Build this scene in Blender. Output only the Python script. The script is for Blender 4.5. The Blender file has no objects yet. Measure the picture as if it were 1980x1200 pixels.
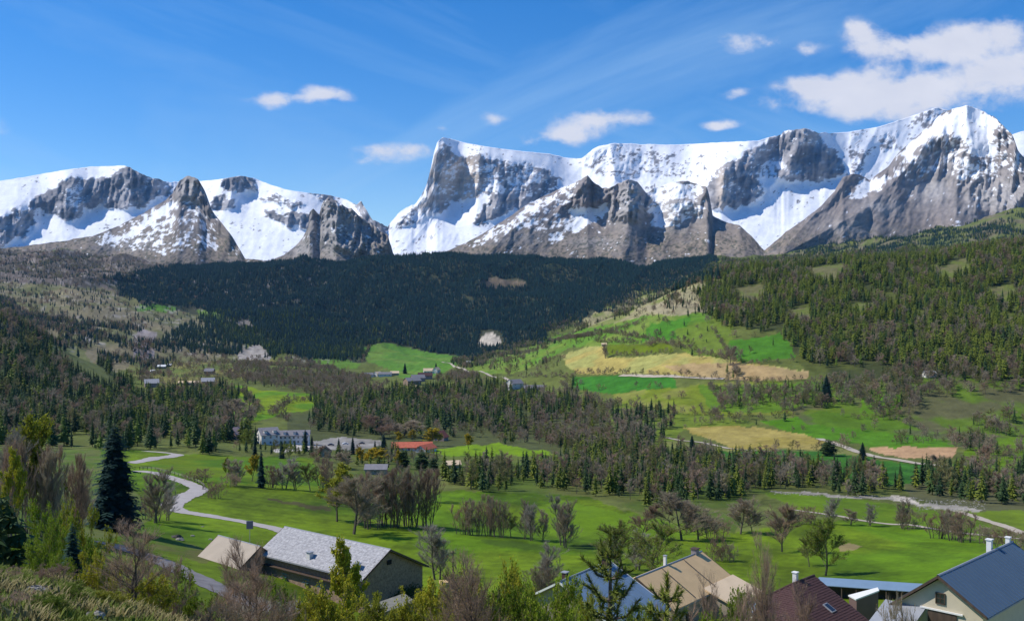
import bpy, math, random
import numpy as np
from mathutils import Vector
random.seed(7); RNG = np.random.default_rng(7)
S = bpy.context.scene; COL = S.collection
F = 1902.0; CX = 990.0; CY = 600.0          # focal length and centre of the view, in pixels of the photograph
# ------------------------------------------------------------------ camera, sky, sun, exposure
cd = bpy.data.cameras.new('camera'); cam = bpy.data.objects.new('camera', cd); COL.objects.link(cam)
cam.location = (0, 0, 0); cam.rotation_euler = (math.radians(90), 0, 0)
cd.sensor_width = 36; cd.lens = 36*F/1980; cd.clip_start = 0.3; cd.clip_end = 60000
S.camera = cam
S.view_settings.view_transform = 'Standard'; S.view_settings.look = 'None'
S.view_settings.exposure = 0.0; S.view_settings.gamma = 1.0; S.view_settings.use_curve_mapping = False
SUN_EL = math.radians(48); SUN_A = math.radians(4)      # sun from the left, hardly behind the subject
to_sun = Vector((-math.cos(SUN_EL)*math.cos(SUN_A), math.cos(SUN_EL)*math.sin(SUN_A), math.sin(SUN_EL)))
ld = bpy.data.lights.new('sun', 'SUN'); ld.energy = 4.9; ld.angle = math.radians(0.5); ld.color = (1.0, 0.95, 0.86)
sun = bpy.data.objects.new('sun', ld); COL.objects.link(sun); sun.location = (-300, 0, 300)
sun.rotation_euler = (-to_sun).to_track_quat('-Z', 'Y').to_euler()
W = bpy.data.worlds.new('World'); S.world = W; W.use_nodes = True
def world_nodes():
    nt = W.node_tree; N = nt.nodes; L = nt.links; N.clear()
    out = N.new('ShaderNodeOutputWorld'); bg = N.new('ShaderNodeBackground'); L.new(bg.outputs[0], out.inputs[0])
    sky = N.new('ShaderNodeTexSky'); sky.sky_type = 'NISHITA'; sky.sun_disc = False
    sky.sun_elevation = SUN_EL; sky.sun_rotation = math.atan2(to_sun.x, to_sun.y)
    sky.altitude = 1200; sky.air_density = 1.0; sky.dust_density = 0.15; sky.ozone_density = 2.5
    bg.inputs[1].default_value = 0.10
    def math_(op, a, b=None, c=None):
        n = N.new('ShaderNodeMath'); n.operation = op
        for i, v in enumerate((a, b, c)):
            if v is None: continue
            if isinstance(v, (int, float)): n.inputs[i].default_value = v
            else: L.new(v, n.inputs[i])
        return n.outputs[0]
    hs = N.new('ShaderNodeHueSaturation'); L.new(sky.outputs[0], hs.inputs['Color'])
    hs.inputs['Saturation'].default_value = 1.42; hs.inputs['Value'].default_value = 1.55; hs.inputs['Hue'].default_value = 0.508
    tc = N.new('ShaderNodeTexCoord'); sp = N.new('ShaderNodeSeparateXYZ'); L.new(tc.outputs['Generated'], sp.inputs[0])
    x, y, z = sp.outputs
    yy = math_('MAXIMUM', y, 0.05)
    u = math_('DIVIDE', x, yy); v = math_('DIVIDE', z, yy)
    front = math_('GREATER_THAN', y, 0.25)
    def noise(scale, det, sx=1, sy=1, rough=0.55, dist=0.0, off=0.0, rot=0.0):
        cb = N.new('ShaderNodeCombineXYZ')
        cr, sr = math.cos(rot), math.sin(rot)
        uu = math_('ADD', math_('MULTIPLY', u, cr), math_('MULTIPLY', v, sr))
        vv = math_('ADD', math_('MULTIPLY', u, -sr), math_('MULTIPLY', v, cr))
        L.new(math_('MULTIPLY', uu, sx), cb.inputs[0]); L.new(math_('MULTIPLY', vv, sy), cb.inputs[1]); cb.inputs[2].default_value = off
        n = N.new('ShaderNodeTexNoise'); n.inputs['Scale'].default_value = scale; n.inputs['Detail'].default_value = det
        n.inputs['Roughness'].default_value = rough; n.inputs['Distortion'].default_value = dist
        L.new(cb.outputs[0], n.inputs['Vector']); return n.outputs['Fac']
    # cumulus: centre (px), radii (px), strength; a direction in the sky, whatever the camera does
    cl = [(535,197,26,13,.9),(630,184,40,15,1.0),(590,190,40,7,.7),(500,200,36,8,.3),(735,288,54,16,.75),(800,282,40,14,.55),(720,305,50,8,.3),(945,237,28,12,.62),(850,244,12,6,.5),
          (1085,262,50,20,.85),(1175,224,72,13,.85),(1120,240,52,20,.75),(1000,275,56,12,.34),(1452,79,62,16,.85),(1570,90,28,16,.5),(1413,181,26,11,.6),
          (1475,206,34,12,.38),(1405,238,40,8,.7),(1670,62,36,30,.7),(1720,100,60,26,.85),(1830,88,90,34,.95),(1930,70,60,24,.7),(1560,174,56,17,.95),(1680,178,110,24,.95),
          (1800,176,90,26,.95),(1900,150,90,26,.8),(1970,120,60,40,.75),(1640,214,100,22,.9),(1740,150,90,16,.45),(2080,140,130,60,.8),(1770,208,110,18,.75),(-160,250,120,36,.7)]
    wu = math_('MULTIPLY', math_('SUBTRACT', noise(9, 3, 1, 1.6, off=3.1), .5), 0.05)
    wv = math_('MULTIPLY', math_('SUBTRACT', noise(9, 3, 1, 1.6, off=7.7), .5), 0.030)
    u2 = math_('ADD', u, wu); v2 = math_('ADD', v, wv)
    tot = None
    for (cx, cy, rx, ry, st) in cl:
        a = math_('MULTIPLY', math_('SUBTRACT', u2, (cx-CX)/F), F/rx); b = math_('MULTIPLY', math_('SUBTRACT', v2, (CY-cy)/F), F/ry)
        d2 = math_('ADD', math_('MULTIPLY', a, a), math_('MULTIPLY', b, b))
        g = math_('MULTIPLY', math_('POWER', 2.718, math_('MULTIPLY', d2, -0.75)), st)
        tot = g if tot is None else math_('ADD', math_('MULTIPLY', tot, math_('SUBTRACT', 1.0, math_('MULTIPLY', g, .5))), g)
    n1 = noise(16, 9, 1, 1.5, 0.6, 0.2)
    n2 = noise(42, 8, 1, 1.3, 0.6, 0.0, 5)
    nn = math_('ADD', math_('MULTIPLY', math_('SUBTRACT', n1, .5), 2.2), math_('MULTIPLY', math_('SUBTRACT', n2, .5), 1.2))
    dens = math_('ADD', tot, math_('MULTIPLY', nn, math_('MINIMUM', math_('MULTIPLY', tot, 2.2), 1.0)))
    mr = N.new('ShaderNodeMapRange'); mr.interpolation_type = 'SMOOTHSTEP'; L.new(dens, mr.inputs[0])
    mr.inputs[1].default_value = 0.18; mr.inputs[2].default_value = 1.08
    cum = math_('MULTIPLY', math_('MULTIPLY', mr.outputs[0], front), 0.92)
    # thin cirrus streaks, over the whole sky
    c1 = noise(2.2, 6, .55, 3.2, 0.6, 0.6, 2, math.radians(24)); c2 = noise(1.1, 3, 1, 1, .5, 0, 9)
    c3 = noise(2.0, 6, .6, 3.6, 0.6, 0.5, 4, math.radians(-20))
    ci = math_('MULTIPLY', math_('SUBTRACT', math_('MAXIMUM', c1, c3), .47), 1.5)
    ci = math_('MINIMUM', math_('MAXIMUM', math_('MULTIPLY', ci, math_('MULTIPLY', c2, 2.0)), 0), 0.42)
    m1 = N.new('ShaderNodeMixRGB'); L.new(math_('MULTIPLY', ci, front), m1.inputs[0]); L.new(hs.outputs[0], m1.inputs[1]); m1.inputs[2].default_value = (4.2, 6.6, 9.6, 1)
    shade = N.new('ShaderNodeMixRGB'); sm = noise(11, 5, 1, 1.8, .55, 0, 12)
    L.new(sm, shade.inputs[0]); shade.inputs[1].default_value = (9.9, 9.7, 10.0, 1); shade.inputs[2].default_value = (6.6, 6.9, 8.0, 1)
    m2 = N.new('ShaderNodeMixRGB'); L.new(cum, m2.inputs[0]); L.new(m1.outputs[0], m2.inputs[1]); L.new(shade.outputs[0], m2.inputs[2])
    L.new(m2.outputs[0], bg.inputs[0])
world_nodes()
# ------------------------------------------------------------------ numeric helpers
_perm = np.random.default_rng(11).permutation(4096)
def vnoise(x, y, seed=0):
    xi = np.floor(x).astype(np.int64); yi = np.floor(y).astype(np.int64); fx = x-xi; fy = y-yi
    fx = fx*fx*fx*(fx*(fx*6-15)+10); fy = fy*fy*fy*(fy*(fy*6-15)+10)
    def h(a, b): return _perm[(_perm[(a+seed*57) & 4095]+b) & 4095]/4095.0
    return (h(xi, yi)*(1-fx)+h(xi+1, yi)*fx)*(1-fy)+(h(xi, yi+1)*(1-fx)+h(xi+1, yi+1)*fx)*fy
def fbm(x, y, o=5, seed=0, g=0.5):
    s = 0; a = 1; t = 0
    for i in range(o):
        c, q = math.cos(i*0.7), math.sin(i*0.7)
        s = s+a*vnoise((x*c-y*q)*2**i, (x*q+y*c)*2**i, seed+i*3); t += a; a *= g
    return s/t                                # 0..1
def ridged(x, y, o=5, seed=0):
    s = 0; a = 1; t = 0
    for i in range(o):
        c, q = math.cos(i*0.5), math.sin(i*0.5)
        s = s+a*(1-np.abs(2*vnoise((x*c-y*q)*2**i, (x*q+y*c)*2**i, seed+i*3)-1)); t += a; a *= .52
    return s/t
def smoothstep(a, b, x):
    t = np.clip((x-a)/(b-a), 0, 1); return t*t*(3-2*t)
def inpoly(X, Y, P):
    r = np.zeros(X.shape, bool); n = len(P)
    xs = [p[0] for p in P]; ys = [p[1] for p in P]
    m = (X > min(xs)) & (X < max(xs)) & (Y > min(ys)) & (Y < max(ys))
    x = X[m]; y = Y[m]; q = np.zeros(x.shape, bool); j = n-1
    for i in range(n):
        x0, y0 = P[i]; x1, y1 = P[j]
        if y0 != y1:
            q ^= ((y0 > y) != (y1 > y)) & (x < (x1-x0)*(y-y0)/(y1-y0)+x0)
        j = i
    r[m] = q; return r
def gsm(A, s, axis):
    if s <= 0: return A
    k = int(3*s+1); w = np.exp(-0.5*(np.arange(-k, k+1)/s)**2); w /= w.sum()
    pad = [(0, 0)]*A.ndim; pad[axis] = (k, k); B = np.pad(A, pad, mode='edge'); out = np.zeros_like(A)
    for i, ww in enumerate(w):
        sl = [slice(None)]*A.ndim; sl[axis] = slice(i, i+A.shape[axis]); out += ww*B[tuple(sl)]
    return out
def dist_poly(X, Y, pts):
    d = np.full(X.shape, 1e9)
    for (x0, y0), (x1, y1) in zip(pts[:-1], pts[1:]):
        dx, dy = x1-x0, y1-y0; t = np.clip(((X-x0)*dx+(Y-y0)*dy)/(dx*dx+dy*dy+1e-9), 0, 1)
        d = np.minimum(d, np.hypot(X-x0-t*dx, Y-y0-t*dy))
    return d
# ------------------------------------------------------------------ object helpers
def tag(o, label=None, cat=None, group=None, kind=None):
    if label: o['label'] = label
    if cat: o['category'] = cat
    if group: o['group'] = group
    if kind: o['kind'] = kind
    return o
def link(name, me, parent=None, loc=None):
    o = bpy.data.objects.new(name, me); COL.objects.link(o)
    if parent: o.parent = parent
    if loc is not None: o.location = loc
    return o
def empty(name, loc, rz=0, label=None, cat=None, group=None):
    o = bpy.data.objects.new(name, None); COL.objects.link(o); o.location = loc; o.rotation_euler = (0, 0, rz)
    o.empty_display_size = 0.5
    return tag(o, label, cat, group)
def grid_mesh(name, Xw, Yw, Zw, col, mat, smooth=True):
    nr, nc = Xw.shape; me = bpy.data.meshes.new(name)
    co = np.stack([Xw, Yw, Zw], -1).reshape(-1, 3).astype(np.float32)
    i = np.arange(nr*nc).reshape(nr, nc)
    q = np.stack([i[:-1, :-1], i[:-1, 1:], i[1:, 1:], i[1:, :-1]], -1).reshape(-1, 4).astype(np.int32)
    me.vertices.add(len(co)); me.vertices.foreach_set('co', co.ravel())
    me.loops.add(q.size); me.loops.foreach_set('vertex_index', q.ravel())
    me.polygons.add(len(q)); me.polygons.foreach_set('loop_start', np.arange(0, q.size, 4, dtype=np.int32))
    me.polygons.foreach_set('use_smooth', np.full(len(q), smooth))
    me.update(calc_edges=True)
    a = me.color_attributes.new('col', 'FLOAT_COLOR', 'POINT')
    c4 = np.concatenate([col.reshape(-1, 3), np.ones((nr*nc, 1))], 1).astype(np.float32)
    a.data.foreach_set('color', c4.ravel()); me.materials.append(mat); return me
class MB:
    """collects shapes, links them as one mesh object"""
    def __init__(s): s.v = []; s.f = []; s.m = []; s.n = 0
    def add(s, vs, fs, mi=0):
        b = s.n; s.v.extend(vs); s.n += len(vs)
        for f in fs: s.f.append(tuple(b+i for i in f)); s.m.append(mi)
    def box(s, c, d, R=None, mi=0):
        vs = []
        for k in range(8):
            p = Vector(((k & 1)-.5, ((k >> 1) & 1)-.5, ((k >> 2) & 1)-.5)); p = Vector((p.x*d[0], p.y*d[1], p.z*d[2]))
            if R is not None: p = R @ p
            vs.append((p.x+c[0], p.y+c[1], p.z+c[2]))
        s.add(vs, [(0,2,3,1),(4,5,7,6),(0,1,5,4),(2,6,7,3),(0,4,6,2),(1,3,7,5)], mi)
    def prism(s, poly, vec, mi=0):
        n = len(poly); a = [tuple(p) for p in poly]; b = [tuple(Vector(p)+Vector(vec)) for p in poly]
        s.add(a+b, [tuple(range(n))[::-1], tuple(range(n, 2*n))]+[(i, (i+1) % n, n+(i+1) % n, n+i) for i in range(n)], mi)
    def tube(s, pts, rad, n=5, mi=0, cap=False):
        vs = []; up = Vector((0.13, 0.21, 1)).normalized()
        for i, p in enumerate(pts):
            d = (pts[min(i+1, len(pts)-1)]-pts[max(i-1, 0)])
            d = d.normalized() if d.length > 1e-6 else Vector((0, 0, 1))
            a = d.cross(up if abs(d.dot(up)) < .95 else Vector((1, 0, 0))).normalized(); b = d.cross(a)
            for k in range(n):
                t = 2*math.pi*k/n; q = p+(a*math.cos(t)+b*math.sin(t))*rad[i]; vs.append((q.x, q.y, q.z))
        fs = [(i*n+k, i*n+(k+1) % n, (i+1)*n+(k+1) % n, (i+1)*n+k) for i in range(len(pts)-1) for k in range(n)]
        if cap: fs.append(tuple(range((len(pts)-1)*n, len(pts)*n)))
        s.add(vs, fs, mi)
    def mesh(s, name, mats, smooth=False):
        me = bpy.data.meshes.new(name); me.from_pydata([tuple(v) for v in s.v], [], s.f)
        for m in (mats if isinstance(mats, (list, tuple)) else [mats]): me.materials.append(m)
        if any(s.m): me.polygons.foreach_set('material_index', s.m)
        if smooth: me.polygons.foreach_set('use_smooth', [True]*len(s.f))
        me.update(); return me
    def build(s, name, mats, parent=None, smooth=False, loc=None): return link(name, s.mesh(name, mats, smooth), parent, loc)
# ------------------------------------------------------------------ materials
def newmat(name):
    m = bpy.data.materials.new(name); m.use_nodes = True; return m, m.node_tree.nodes, m.node_tree.links, m.node_tree.nodes['Principled BSDF']
def nnoise(N, L, scale, det=4, vec=None, rough=.55):
    n = N.new('ShaderNodeTexNoise'); n.inputs['Scale'].default_value = scale; n.inputs['Detail'].default_value = det; n.inputs['Roughness'].default_value = rough
    if vec: L.new(vec, n.inputs['Vector'])
    return n
def terrain_mat(name, s1, s2, amp, bump, bdist, s3=None):
    m, N, L, P = newmat(name)
    P.inputs['Roughness'].default_value = .95; P.inputs['Specular IOR Level'].default_value = .12
    at = N.new('ShaderNodeVertexColor'); at.layer_name = 'col'; g = N.new('ShaderNodeNewGeometry')
    a = nnoise(N, L, s1, 5, g.outputs['Position']); b = nnoise(N, L, s2, 6, g.outputs['Position'], .65)
    r = N.new('ShaderNodeMapRange'); L.new(a.outputs['Fac'], r.inputs[0]); r.inputs[1].default_value = .3; r.inputs[2].default_value = .7; r.inputs[3].default_value = 1-amp; r.inputs[4].default_value = 1+amp
    r2 = N.new('ShaderNodeMapRange'); L.new(b.outputs['Fac'], r2.inputs[0]); r2.inputs[1].default_value = .3; r2.inputs[2].default_value = .7; r2.inputs[3].default_value = 1-amp; r2.inputs[4].default_value = 1+amp
    mu = N.new('ShaderNodeMath'); mu.operation = 'MULTIPLY'; L.new(r.outputs[0], mu.inputs[0]); L.new(r2.outputs[0], mu.inputs[1])
    mx = N.new('ShaderNodeVectorMath'); mx.operation = 'SCALE'; L.new(at.outputs['Color'], mx.inputs[0]); L.new(mu.outputs[0], mx.inputs['Scale'])
    L.new(mx.outputs[0], P.inputs['Base Color'])
    bp = N.new('ShaderNodeBump'); bp.inputs['Strength'].default_value = bump; bp.inputs['Distance'].default_value = bdist
    L.new(b.outputs['Fac'], bp.inputs['Height']); L.new(bp.outputs[0], P.inputs['Normal']); return m
def plain(name, col, rough=.8, var=.15, scale=1.0, bump=0, bdist=.05, spec=.2, metal=0, stretch=None, col2=None):
    m, N, L, P = newmat(name); P.inputs['Roughness'].default_value = rough; P.inputs['Specular IOR Level'].default_value = spec; P.inputs['Metallic'].default_value = metal
    tc = N.new('ShaderNodeTexCoord'); vec = tc.outputs['Object']
    if stretch:
        mp = N.new('ShaderNodeMapping'); mp.inputs['Scale'].default_value = stretch; L.new(vec, mp.inputs[0]); vec = mp.outputs[0]
    n = nnoise(N, L, scale, 6, vec, .65)
    cr = N.new('ShaderNodeValToRGB'); cr.color_ramp.elements[0].position = .3; cr.color_ramp.elements[1].position = .7
    c2 = col2 or [min(1, c*(1+var)) for c in col]
    cr.color_ramp.elements[0].color = (*[c*(1-var) for c in col], 1); cr.color_ramp.elements[1].color = (*c2, 1)
    L.new(n.outputs['Fac'], cr.inputs[0]); L.new(cr.outputs[0], P.inputs['Base Color'])
    if bump:
        bp = N.new('ShaderNodeBump'); bp.inputs['Strength'].default_value = bump; bp.inputs['Distance'].default_value = bdist
        L.new(n.outputs['Fac'], bp.inputs['Height']); L.new(bp.outputs[0], P.inputs['Normal'])
    return m
def foliage(name, c1, c2, rough=.7, trans=0.0, scale=.9):
    """leaf colour varying from plant to plant and clump to clump"""
    m, N, L, P = newmat(name); P.inputs['Roughness'].default_value = rough; P.inputs['Specular IOR Level'].default_value = .15
    oi = N.new('ShaderNodeObjectInfo'); tc = N.new('ShaderNodeTexCoord'); n = nnoise(N, L, scale, 3, tc.outputs['Object'])
    ad = N.new('ShaderNodeMath'); ad.operation = 'MULTIPLY_ADD'; L.new(n.outputs['Fac'], ad.inputs[0]); ad.inputs[1].default_value = .55
    mu = N.new('ShaderNodeMath'); mu.operation = 'MULTIPLY'; L.new(oi.outputs['Random'], mu.inputs[0]); mu.inputs[1].default_value = .7; L.new(mu.outputs[0], ad.inputs[2])
    cr = N.new('ShaderNodeValToRGB'); cr.color_ramp.elements[0].position = .2; cr.color_ramp.elements[1].position = .95
    cr.color_ramp.elements[0].color = (*c1, 1); cr.color_ramp.elements[1].color = (*c2, 1); L.new(ad.outputs[0], cr.inputs[0]); L.new(cr.outputs[0], P.inputs['Base Color'])
    if trans > 0:
        t = N.new('ShaderNodeBsdfTranslucent'); L.new(cr.outputs[0], t.inputs[0]); mx = N.new('ShaderNodeMixShader'); mx.inputs[0].default_value = trans
        L.new(P.outputs[0], mx.inputs[1]); L.new(t.outputs[0], mx.inputs[2]); L.new(mx.outputs[0], N['Material Output'].inputs[0])
    return m
M = {}
M['ground'] = terrain_mat('meadow_and_soil', .09, .9, .13, .35, .25)
M['mountain'] = terrain_mat('rock_and_snow', .012, .06, .07, .5, 5.0)
M['spruce'] = foliage('spruce_needles', (.018,.038,.014), (.048,.085,.022))
M['dark_spruce'] = foliage('dark_spruce_needles', (.010,.034,.030), (.026,.066,.046))  # bluish needle colour also carries the haze over the far forest
M['olive_pine'] = foliage('olive_pine_needles', (.06,.08,.010), (.15,.18,.02))
M['larch'] = foliage('young_larch_needles', (.07,.11,.02), (.15,.21,.03), trans=.2)
M['twig'] = foliage('grey_twigs', (.21,.165,.11), (.40,.325,.225), trans=.25)
M['red_twig'] = foliage('reddish_twigs', (.23,.15,.10), (.41,.29,.20), trans=.25)
M['olive_twig'] = foliage('budding_twigs', (.16,.15,.06), (.31,.28,.11), trans=.25)
M['pale_twig'] = foliage('pale_twigs', (.24,.215,.17), (.40,.36,.29), trans=.25)
M['bark'] = plain('tree_bark', (.13,.105,.085), .95, .35, 6, .4, .02)
M['spring'] = foliage('spring_leaves', (.22,.24,.02), (.46,.43,.03), trans=.3)
M['gold'] = foliage('golden_spring_leaves', (.36,.27,.02), (.55,.42,.03), trans=.3)
M['green_leaf'] = foliage('fresh_green_leaves', (.10,.16,.012), (.23,.31,.02), trans=.3)
M['grassblade'] = foliage('grass_blades', (.06,.105,.008), (.17,.20,.03), trans=.2, scale=3)
M['rust_leaf'] = foliage('rusty_shrub_leaves', (.26,.14,.05), (.40,.27,.09), trans=.25)
M['needle'] = foliage('pine_needles_close', (.06,.085,.012), (.22,.25,.035), rough=.5, trans=.15, scale=2)
# ------------------------------------------------------------------ ground: one height field over (direction, distance)
PXS = np.arange(-300, 2281, 2.4); NX = len(PXS)
K = [  # each line: (px, py, distance) where the land is seen, from the camera's feet to the far forest
 [(0,2561,1.6),(1980,2561,1.6)],
 [(-300,1040,30),(0,1078,28),(100,1098,26),(180,1125,24),(260,1150,22),(350,1192,20),(600,1300,16),(1000,1400,13),(1980,1420,13)],
 [(0,1250,75),(200,1300,70),(450,1330,75),(700,1300,85),(1100,1340,75),(1400,1350,70),(1700,1380,62),(1980,1400,55)],
 [(0,1040,130),(200,1065,135),(450,1130,135),(700,1195,145),(1100,1200,130),(1400,1225,115),(1700,1265,95),(1980,1290,85)],
 [(0,985,185),(200,1020,190),(400,1055,195),(700,1090,200),(1100,1085,205),(1500,1105,195),(1700,1110,180),(1980,1100,170)],
 [(0,930,270),(400,985,260),(700,1015,260),(1100,1030,265),(1500,1045,260),(1980,1035,270)],
 [(0,885,380),(400,925,350),(700,950,355),(1100,955,360),(1500,955,380),(1980,965,400)],
 [(0,850,520),(400,880,470),(700,890,500),(1100,890,520),(1500,900,520),(1980,890,550)],
 [(0,790,740),(400,835,680),(700,855,700),(1100,850,720),(1500,840,720),(1980,830,720)],
 [(0,700,950),(200,760,950),(400,775,980),(700,790,1020),(1100,785,980),(1300,755,930),(1500,735,920),(1980,700,900)],
 [(-300,560,1250),(0,603,1250),(60,640,1250),(130,682,1250),(250,733,1250),(400,738,1300),(700,745,1350),(1000,728,1350),(1100,700,1280),(1300,620,1280),(1500,590,1250),(1980,570,1200)],
 [(-300,600,1500),(0,643,1500),(130,700,1500),(250,722,1550),(400,715,1650),(700,722,1750),(880,708,1850),(1000,688,1800),(1140,628,1750),(1300,560,1650),(1400,522,1600),(1500,518,1600),(1700,500,1550),(1980,472,1500),(2280,450,1500)],
 [(-300,580,1900),(0,625,1900),(200,665,1900),(400,690,2000),(700,705,2150),(850,697,2250),(1000,692,2200),(1140,640,2150),(1300,585,2100),(1500,545,2100),(1980,500,2000)],
 [(-300,540,2600),(0,575,2600),(200,605,2600),(400,645,2700),(600,672,2800),(800,690,2850),(950,690,2850),(1100,680,2850),(1300,620,2850),(1500,550,2850),(1980,500,2700)],
 [(-300,510,3200),(0,532,3200),(200,560,3200),(400,582,3400),(600,600,3500),(800,600,3500),(1000,592,3500),(1200,572,3500),(1350,560,3500),(1500,520,3400),(1980,450,3200)],
 [(-300,478,4300),(0,482,4400),(200,486,4300),(330,512,4200),(470,496,4200),(600,500,4300),(760,500,4300),(900,490,4300),(1000,497,4300),(1100,498,4300),(1180,502,4200),(1230,518,4200),(1290,510,4300),(1380,500,4400),(1460,494,4400),(1540,486,4300),(1620,470,4200),(1740,462,4100),(1840,440,4000),(1900,424,3900),(1980,398,3800),(2280,350,3700)],
 [(-300,560,5000),(1980,560,5000)],
]
def curve(c):
    c = sorted(c); x = [p[0] for p in c]
    return np.interp(PXS, x, [p[1] for p in c]), np.interp(PXS, x, [p[2] for p in c])
PYc = []; Dc = []
for c in K:
    a, b = curve(c); PYc.append(a); Dc.append(b)
rowsP = []; rowsD = []
for k in range(len(K)-1):
    ext = np.abs(PYc[k]-PYc[k+1]).mean(); n = 60 if k == 0 else int(max(14, ext/1.9))
    if k == 1: n = 44
    if k == 2: n = 40
    for j in range(n):
        t = j/n; D = np.exp(np.log(Dc[k])*(1-t)+np.log(Dc[k+1])*t)
        z0 = (CY-PYc[k])/F*Dc[k]; z1 = (CY-PYc[k+1])/F*Dc[k+1]
        w = (D-Dc[k])/(Dc[k+1]-Dc[k]); rowsP.append(z0*(1-w)+z1*w); rowsD.append(D)
rowsP.append((CY-PYc[-1])/F*Dc[-1]); rowsD.append(Dc[-1])
GZ = np.array(rowsP); GD = np.array(rowsD); NR = len(GZ)
slope = np.array(GZ)
GZs = gsm(gsm(GZ, 4, 0), 9, 1); GDs = np.exp(gsm(gsm(np.log(GD), 4, 0), 9, 1))
keep = 6; GZs[:keep] = GZ[:keep]; GDs[:keep] = GD[:keep]
GZ, GD = GZs, GDs
GX = (PXS[None, :]-CX)/F*GD
und = (fbm(GX/45, GD/45, 4, 3)-.5)*np.clip(GD/120, .05, 3.0)+(fbm(GX/160, GD/160, 4, 8)-.5)*np.clip((GD-500)/60, 0, 26)
und += (ridged(GX/260, GD/420, 4, 21)-.6)*np.clip((GD-2500)/16, 0, 75)
GZ = GZ+und
GPY = CY-F*GZ/GD; GPX = np.broadcast_to(PXS[None, :], GPY.shape)
runmin = np.minimum.accumulate(GPY, 0); VIS = GPY <= runmin+0.8
def hit(px, py, dmin=0):
    """the visible ground point in the direction of a pixel of the photograph"""
    f = (px-PXS[0])/(PXS[1]-PXS[0]); c = int(np.clip(f, 0, NX-2)); t = f-c
    P = GPY[:, c]*(1-t)+GPY[:, c+1]*t; D = GD[:, c]*(1-t)+GD[:, c+1]*t; Z = GZ[:, c]*(1-t)+GZ[:, c+1]*t
    ok = np.where((P <= py) & (D >= dmin))[0]; i = max(int(ok[0]), 1) if len(ok) else len(P)-1
    s = np.clip((P[i-1]-py)/(P[i-1]-P[i]+1e-9), 0, 1); d = D[i-1]*(1-s)+D[i]*s; z = Z[i-1]*(1-s)+Z[i]*s
    return Vector(((px-CX)/F*d, d, z))
def gz(x, y):
    px = CX+F*x/max(y, .5); f = (px-PXS[0])/(PXS[1]-PXS[0]); c = int(np.clip(f, 0, NX-2)); t = min(max(f-c, 0), 1)
    return float(np.interp(y, GD[:, c], GZ[:, c])*(1-t)+np.interp(y, GD[:, c+1], GZ[:, c+1])*t)
def at_depth(px, d):
    x = (px-CX)/F*d; return Vector((x, d, gz(x, d)))
# ---- land cover
wx = GPX+(fbm(GPX/24, GPY/15, 4, 31)-.5)*18; wy = GPY+(fbm(GPX/24, GPY/15, 4, 41)-.5)*9
col = np.empty(GD.shape+(3,)); col[:] = (.105, .125, .028)
nA = fbm(GX/30, GD/30, 5, 51); nB = fbm(GX/6, GD/9, 4, 61)
col *= (0.7+.6*nA)[..., None]
def paint(P, c, a=1.0, c2=None, seed=0, sc=25):
    m = inpoly(wx, wy, P) & VIS; cc = np.array(c)*np.ones(GD.shape+(3,))[m]
    if c2 is not None:
        t = smoothstep(.4, .6, fbm(GX[m]/sc, GD[m]/sc/1.6, 4, 70+seed))[:, None]; cc = cc*(1-t)+np.array(c2)*t
    col[m] = col[m]*(1-a)+cc*a
G1 = (.078,.148,.004); G2 = (.14,.20,.006); G3 = (.035,.125,.014); TAN = (.34,.27,.075)
near = GD < 60
paint([(-300,560),(470,500),(470,700),(-300,760)], (.20,.17,.095), 1, (.15,.15,.06), 1, 90)             # left slopes
paint([(-300,470),(0,478),(470,495),(420,560),(250,560),(0,545),(-300,540)], (.15,.12,.095), 1, (.10,.085,.06), 2, 120)
paint([(-300,610),(0,600),(130,680),(260,735),(250,800),(-300,850)], (.05,.065,.018), 1, (.10,.115,.03), 3, 60)
paint([(90,670),(140,660),(200,715),(230,760),(190,745),(120,700)], (.13,.15,.045), .8)
paint([(180,540),(470,490),(760,495),(900,485),(1230,510),(1370,500),(1370,560),(1160,605),(1000,665),(900,694),(600,700),(500,655),(400,612),(300,590)], (.03,.04,.02), 1, (.05,.055,.03), 4, 90)
paint([(1370,520),(1500,500),(2280,440),(2280,800),(1700,740),(1560,720),(1500,640),(1370,620)], (.05,.06,.02), 1, (.08,.095,.022), 5, 40)  # right hill forest floor, darkened to paint in the shade under its trees
paint([(1480,500),(1560,480),(1740,458),(1900,420),(2280,340),(2280,460),(1700,500)], (.15,.135,.075), 1, (.12,.14,.04), 6, 80)
paint([(1120,620),(1230,560),(1300,535),(1390,520),(1385,600),(1330,608),(1230,625),(1100,660)], (.27,.24,.12), 1, (.17,.19,.05), 7, 40)
paint([(1230,600),(1330,560),(1380,540),(1390,600),(1300,612)], (.30,.25,.16), .7)
paint([(900,712),(1000,680),(1060,655),(1150,632),(1240,612),(1370,606),(1365,650),(1240,662),(1100,672),(1000,720),(940,725)], (.10,.20,.018), 1, (.15,.21,.03), 8, 60)
paint([(1255,625),(1335,612),(1330,655),(1240,658)], (.06,.18,.012), 1)
paint([(1300,640),(1420,600),(1420,700),(1400,715),(1330,690)], (.13,.19,.02), .8)
paint([(1410,660),(1510,644),(1540,690),(1420,705)], (.06,.17,.012), 1)
paint([(1085,685),(1150,666),(1172,668),(1172,690),(1230,690),(1310,682),(1400,692),(1480,705),(1560,716),(1560,728),(1400,732),(1220,724),(1110,722)], (.36,.29,.08), 1, (.32,.31,.09), 9, 40)
paint([(1280,706),(1420,700),(1560,716),(1560,732),(1400,735),(1330,728)], (.36,.24,.12), .8)
paint([(1176,667),(1300,664),(1302,680),(1178,684)], (.11,.15,.006), 1)
paint([(1100,728),(1200,726),(1300,728),(1312,748),(1180,760),(1110,752)], (.04,.16,.014), 1)
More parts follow.
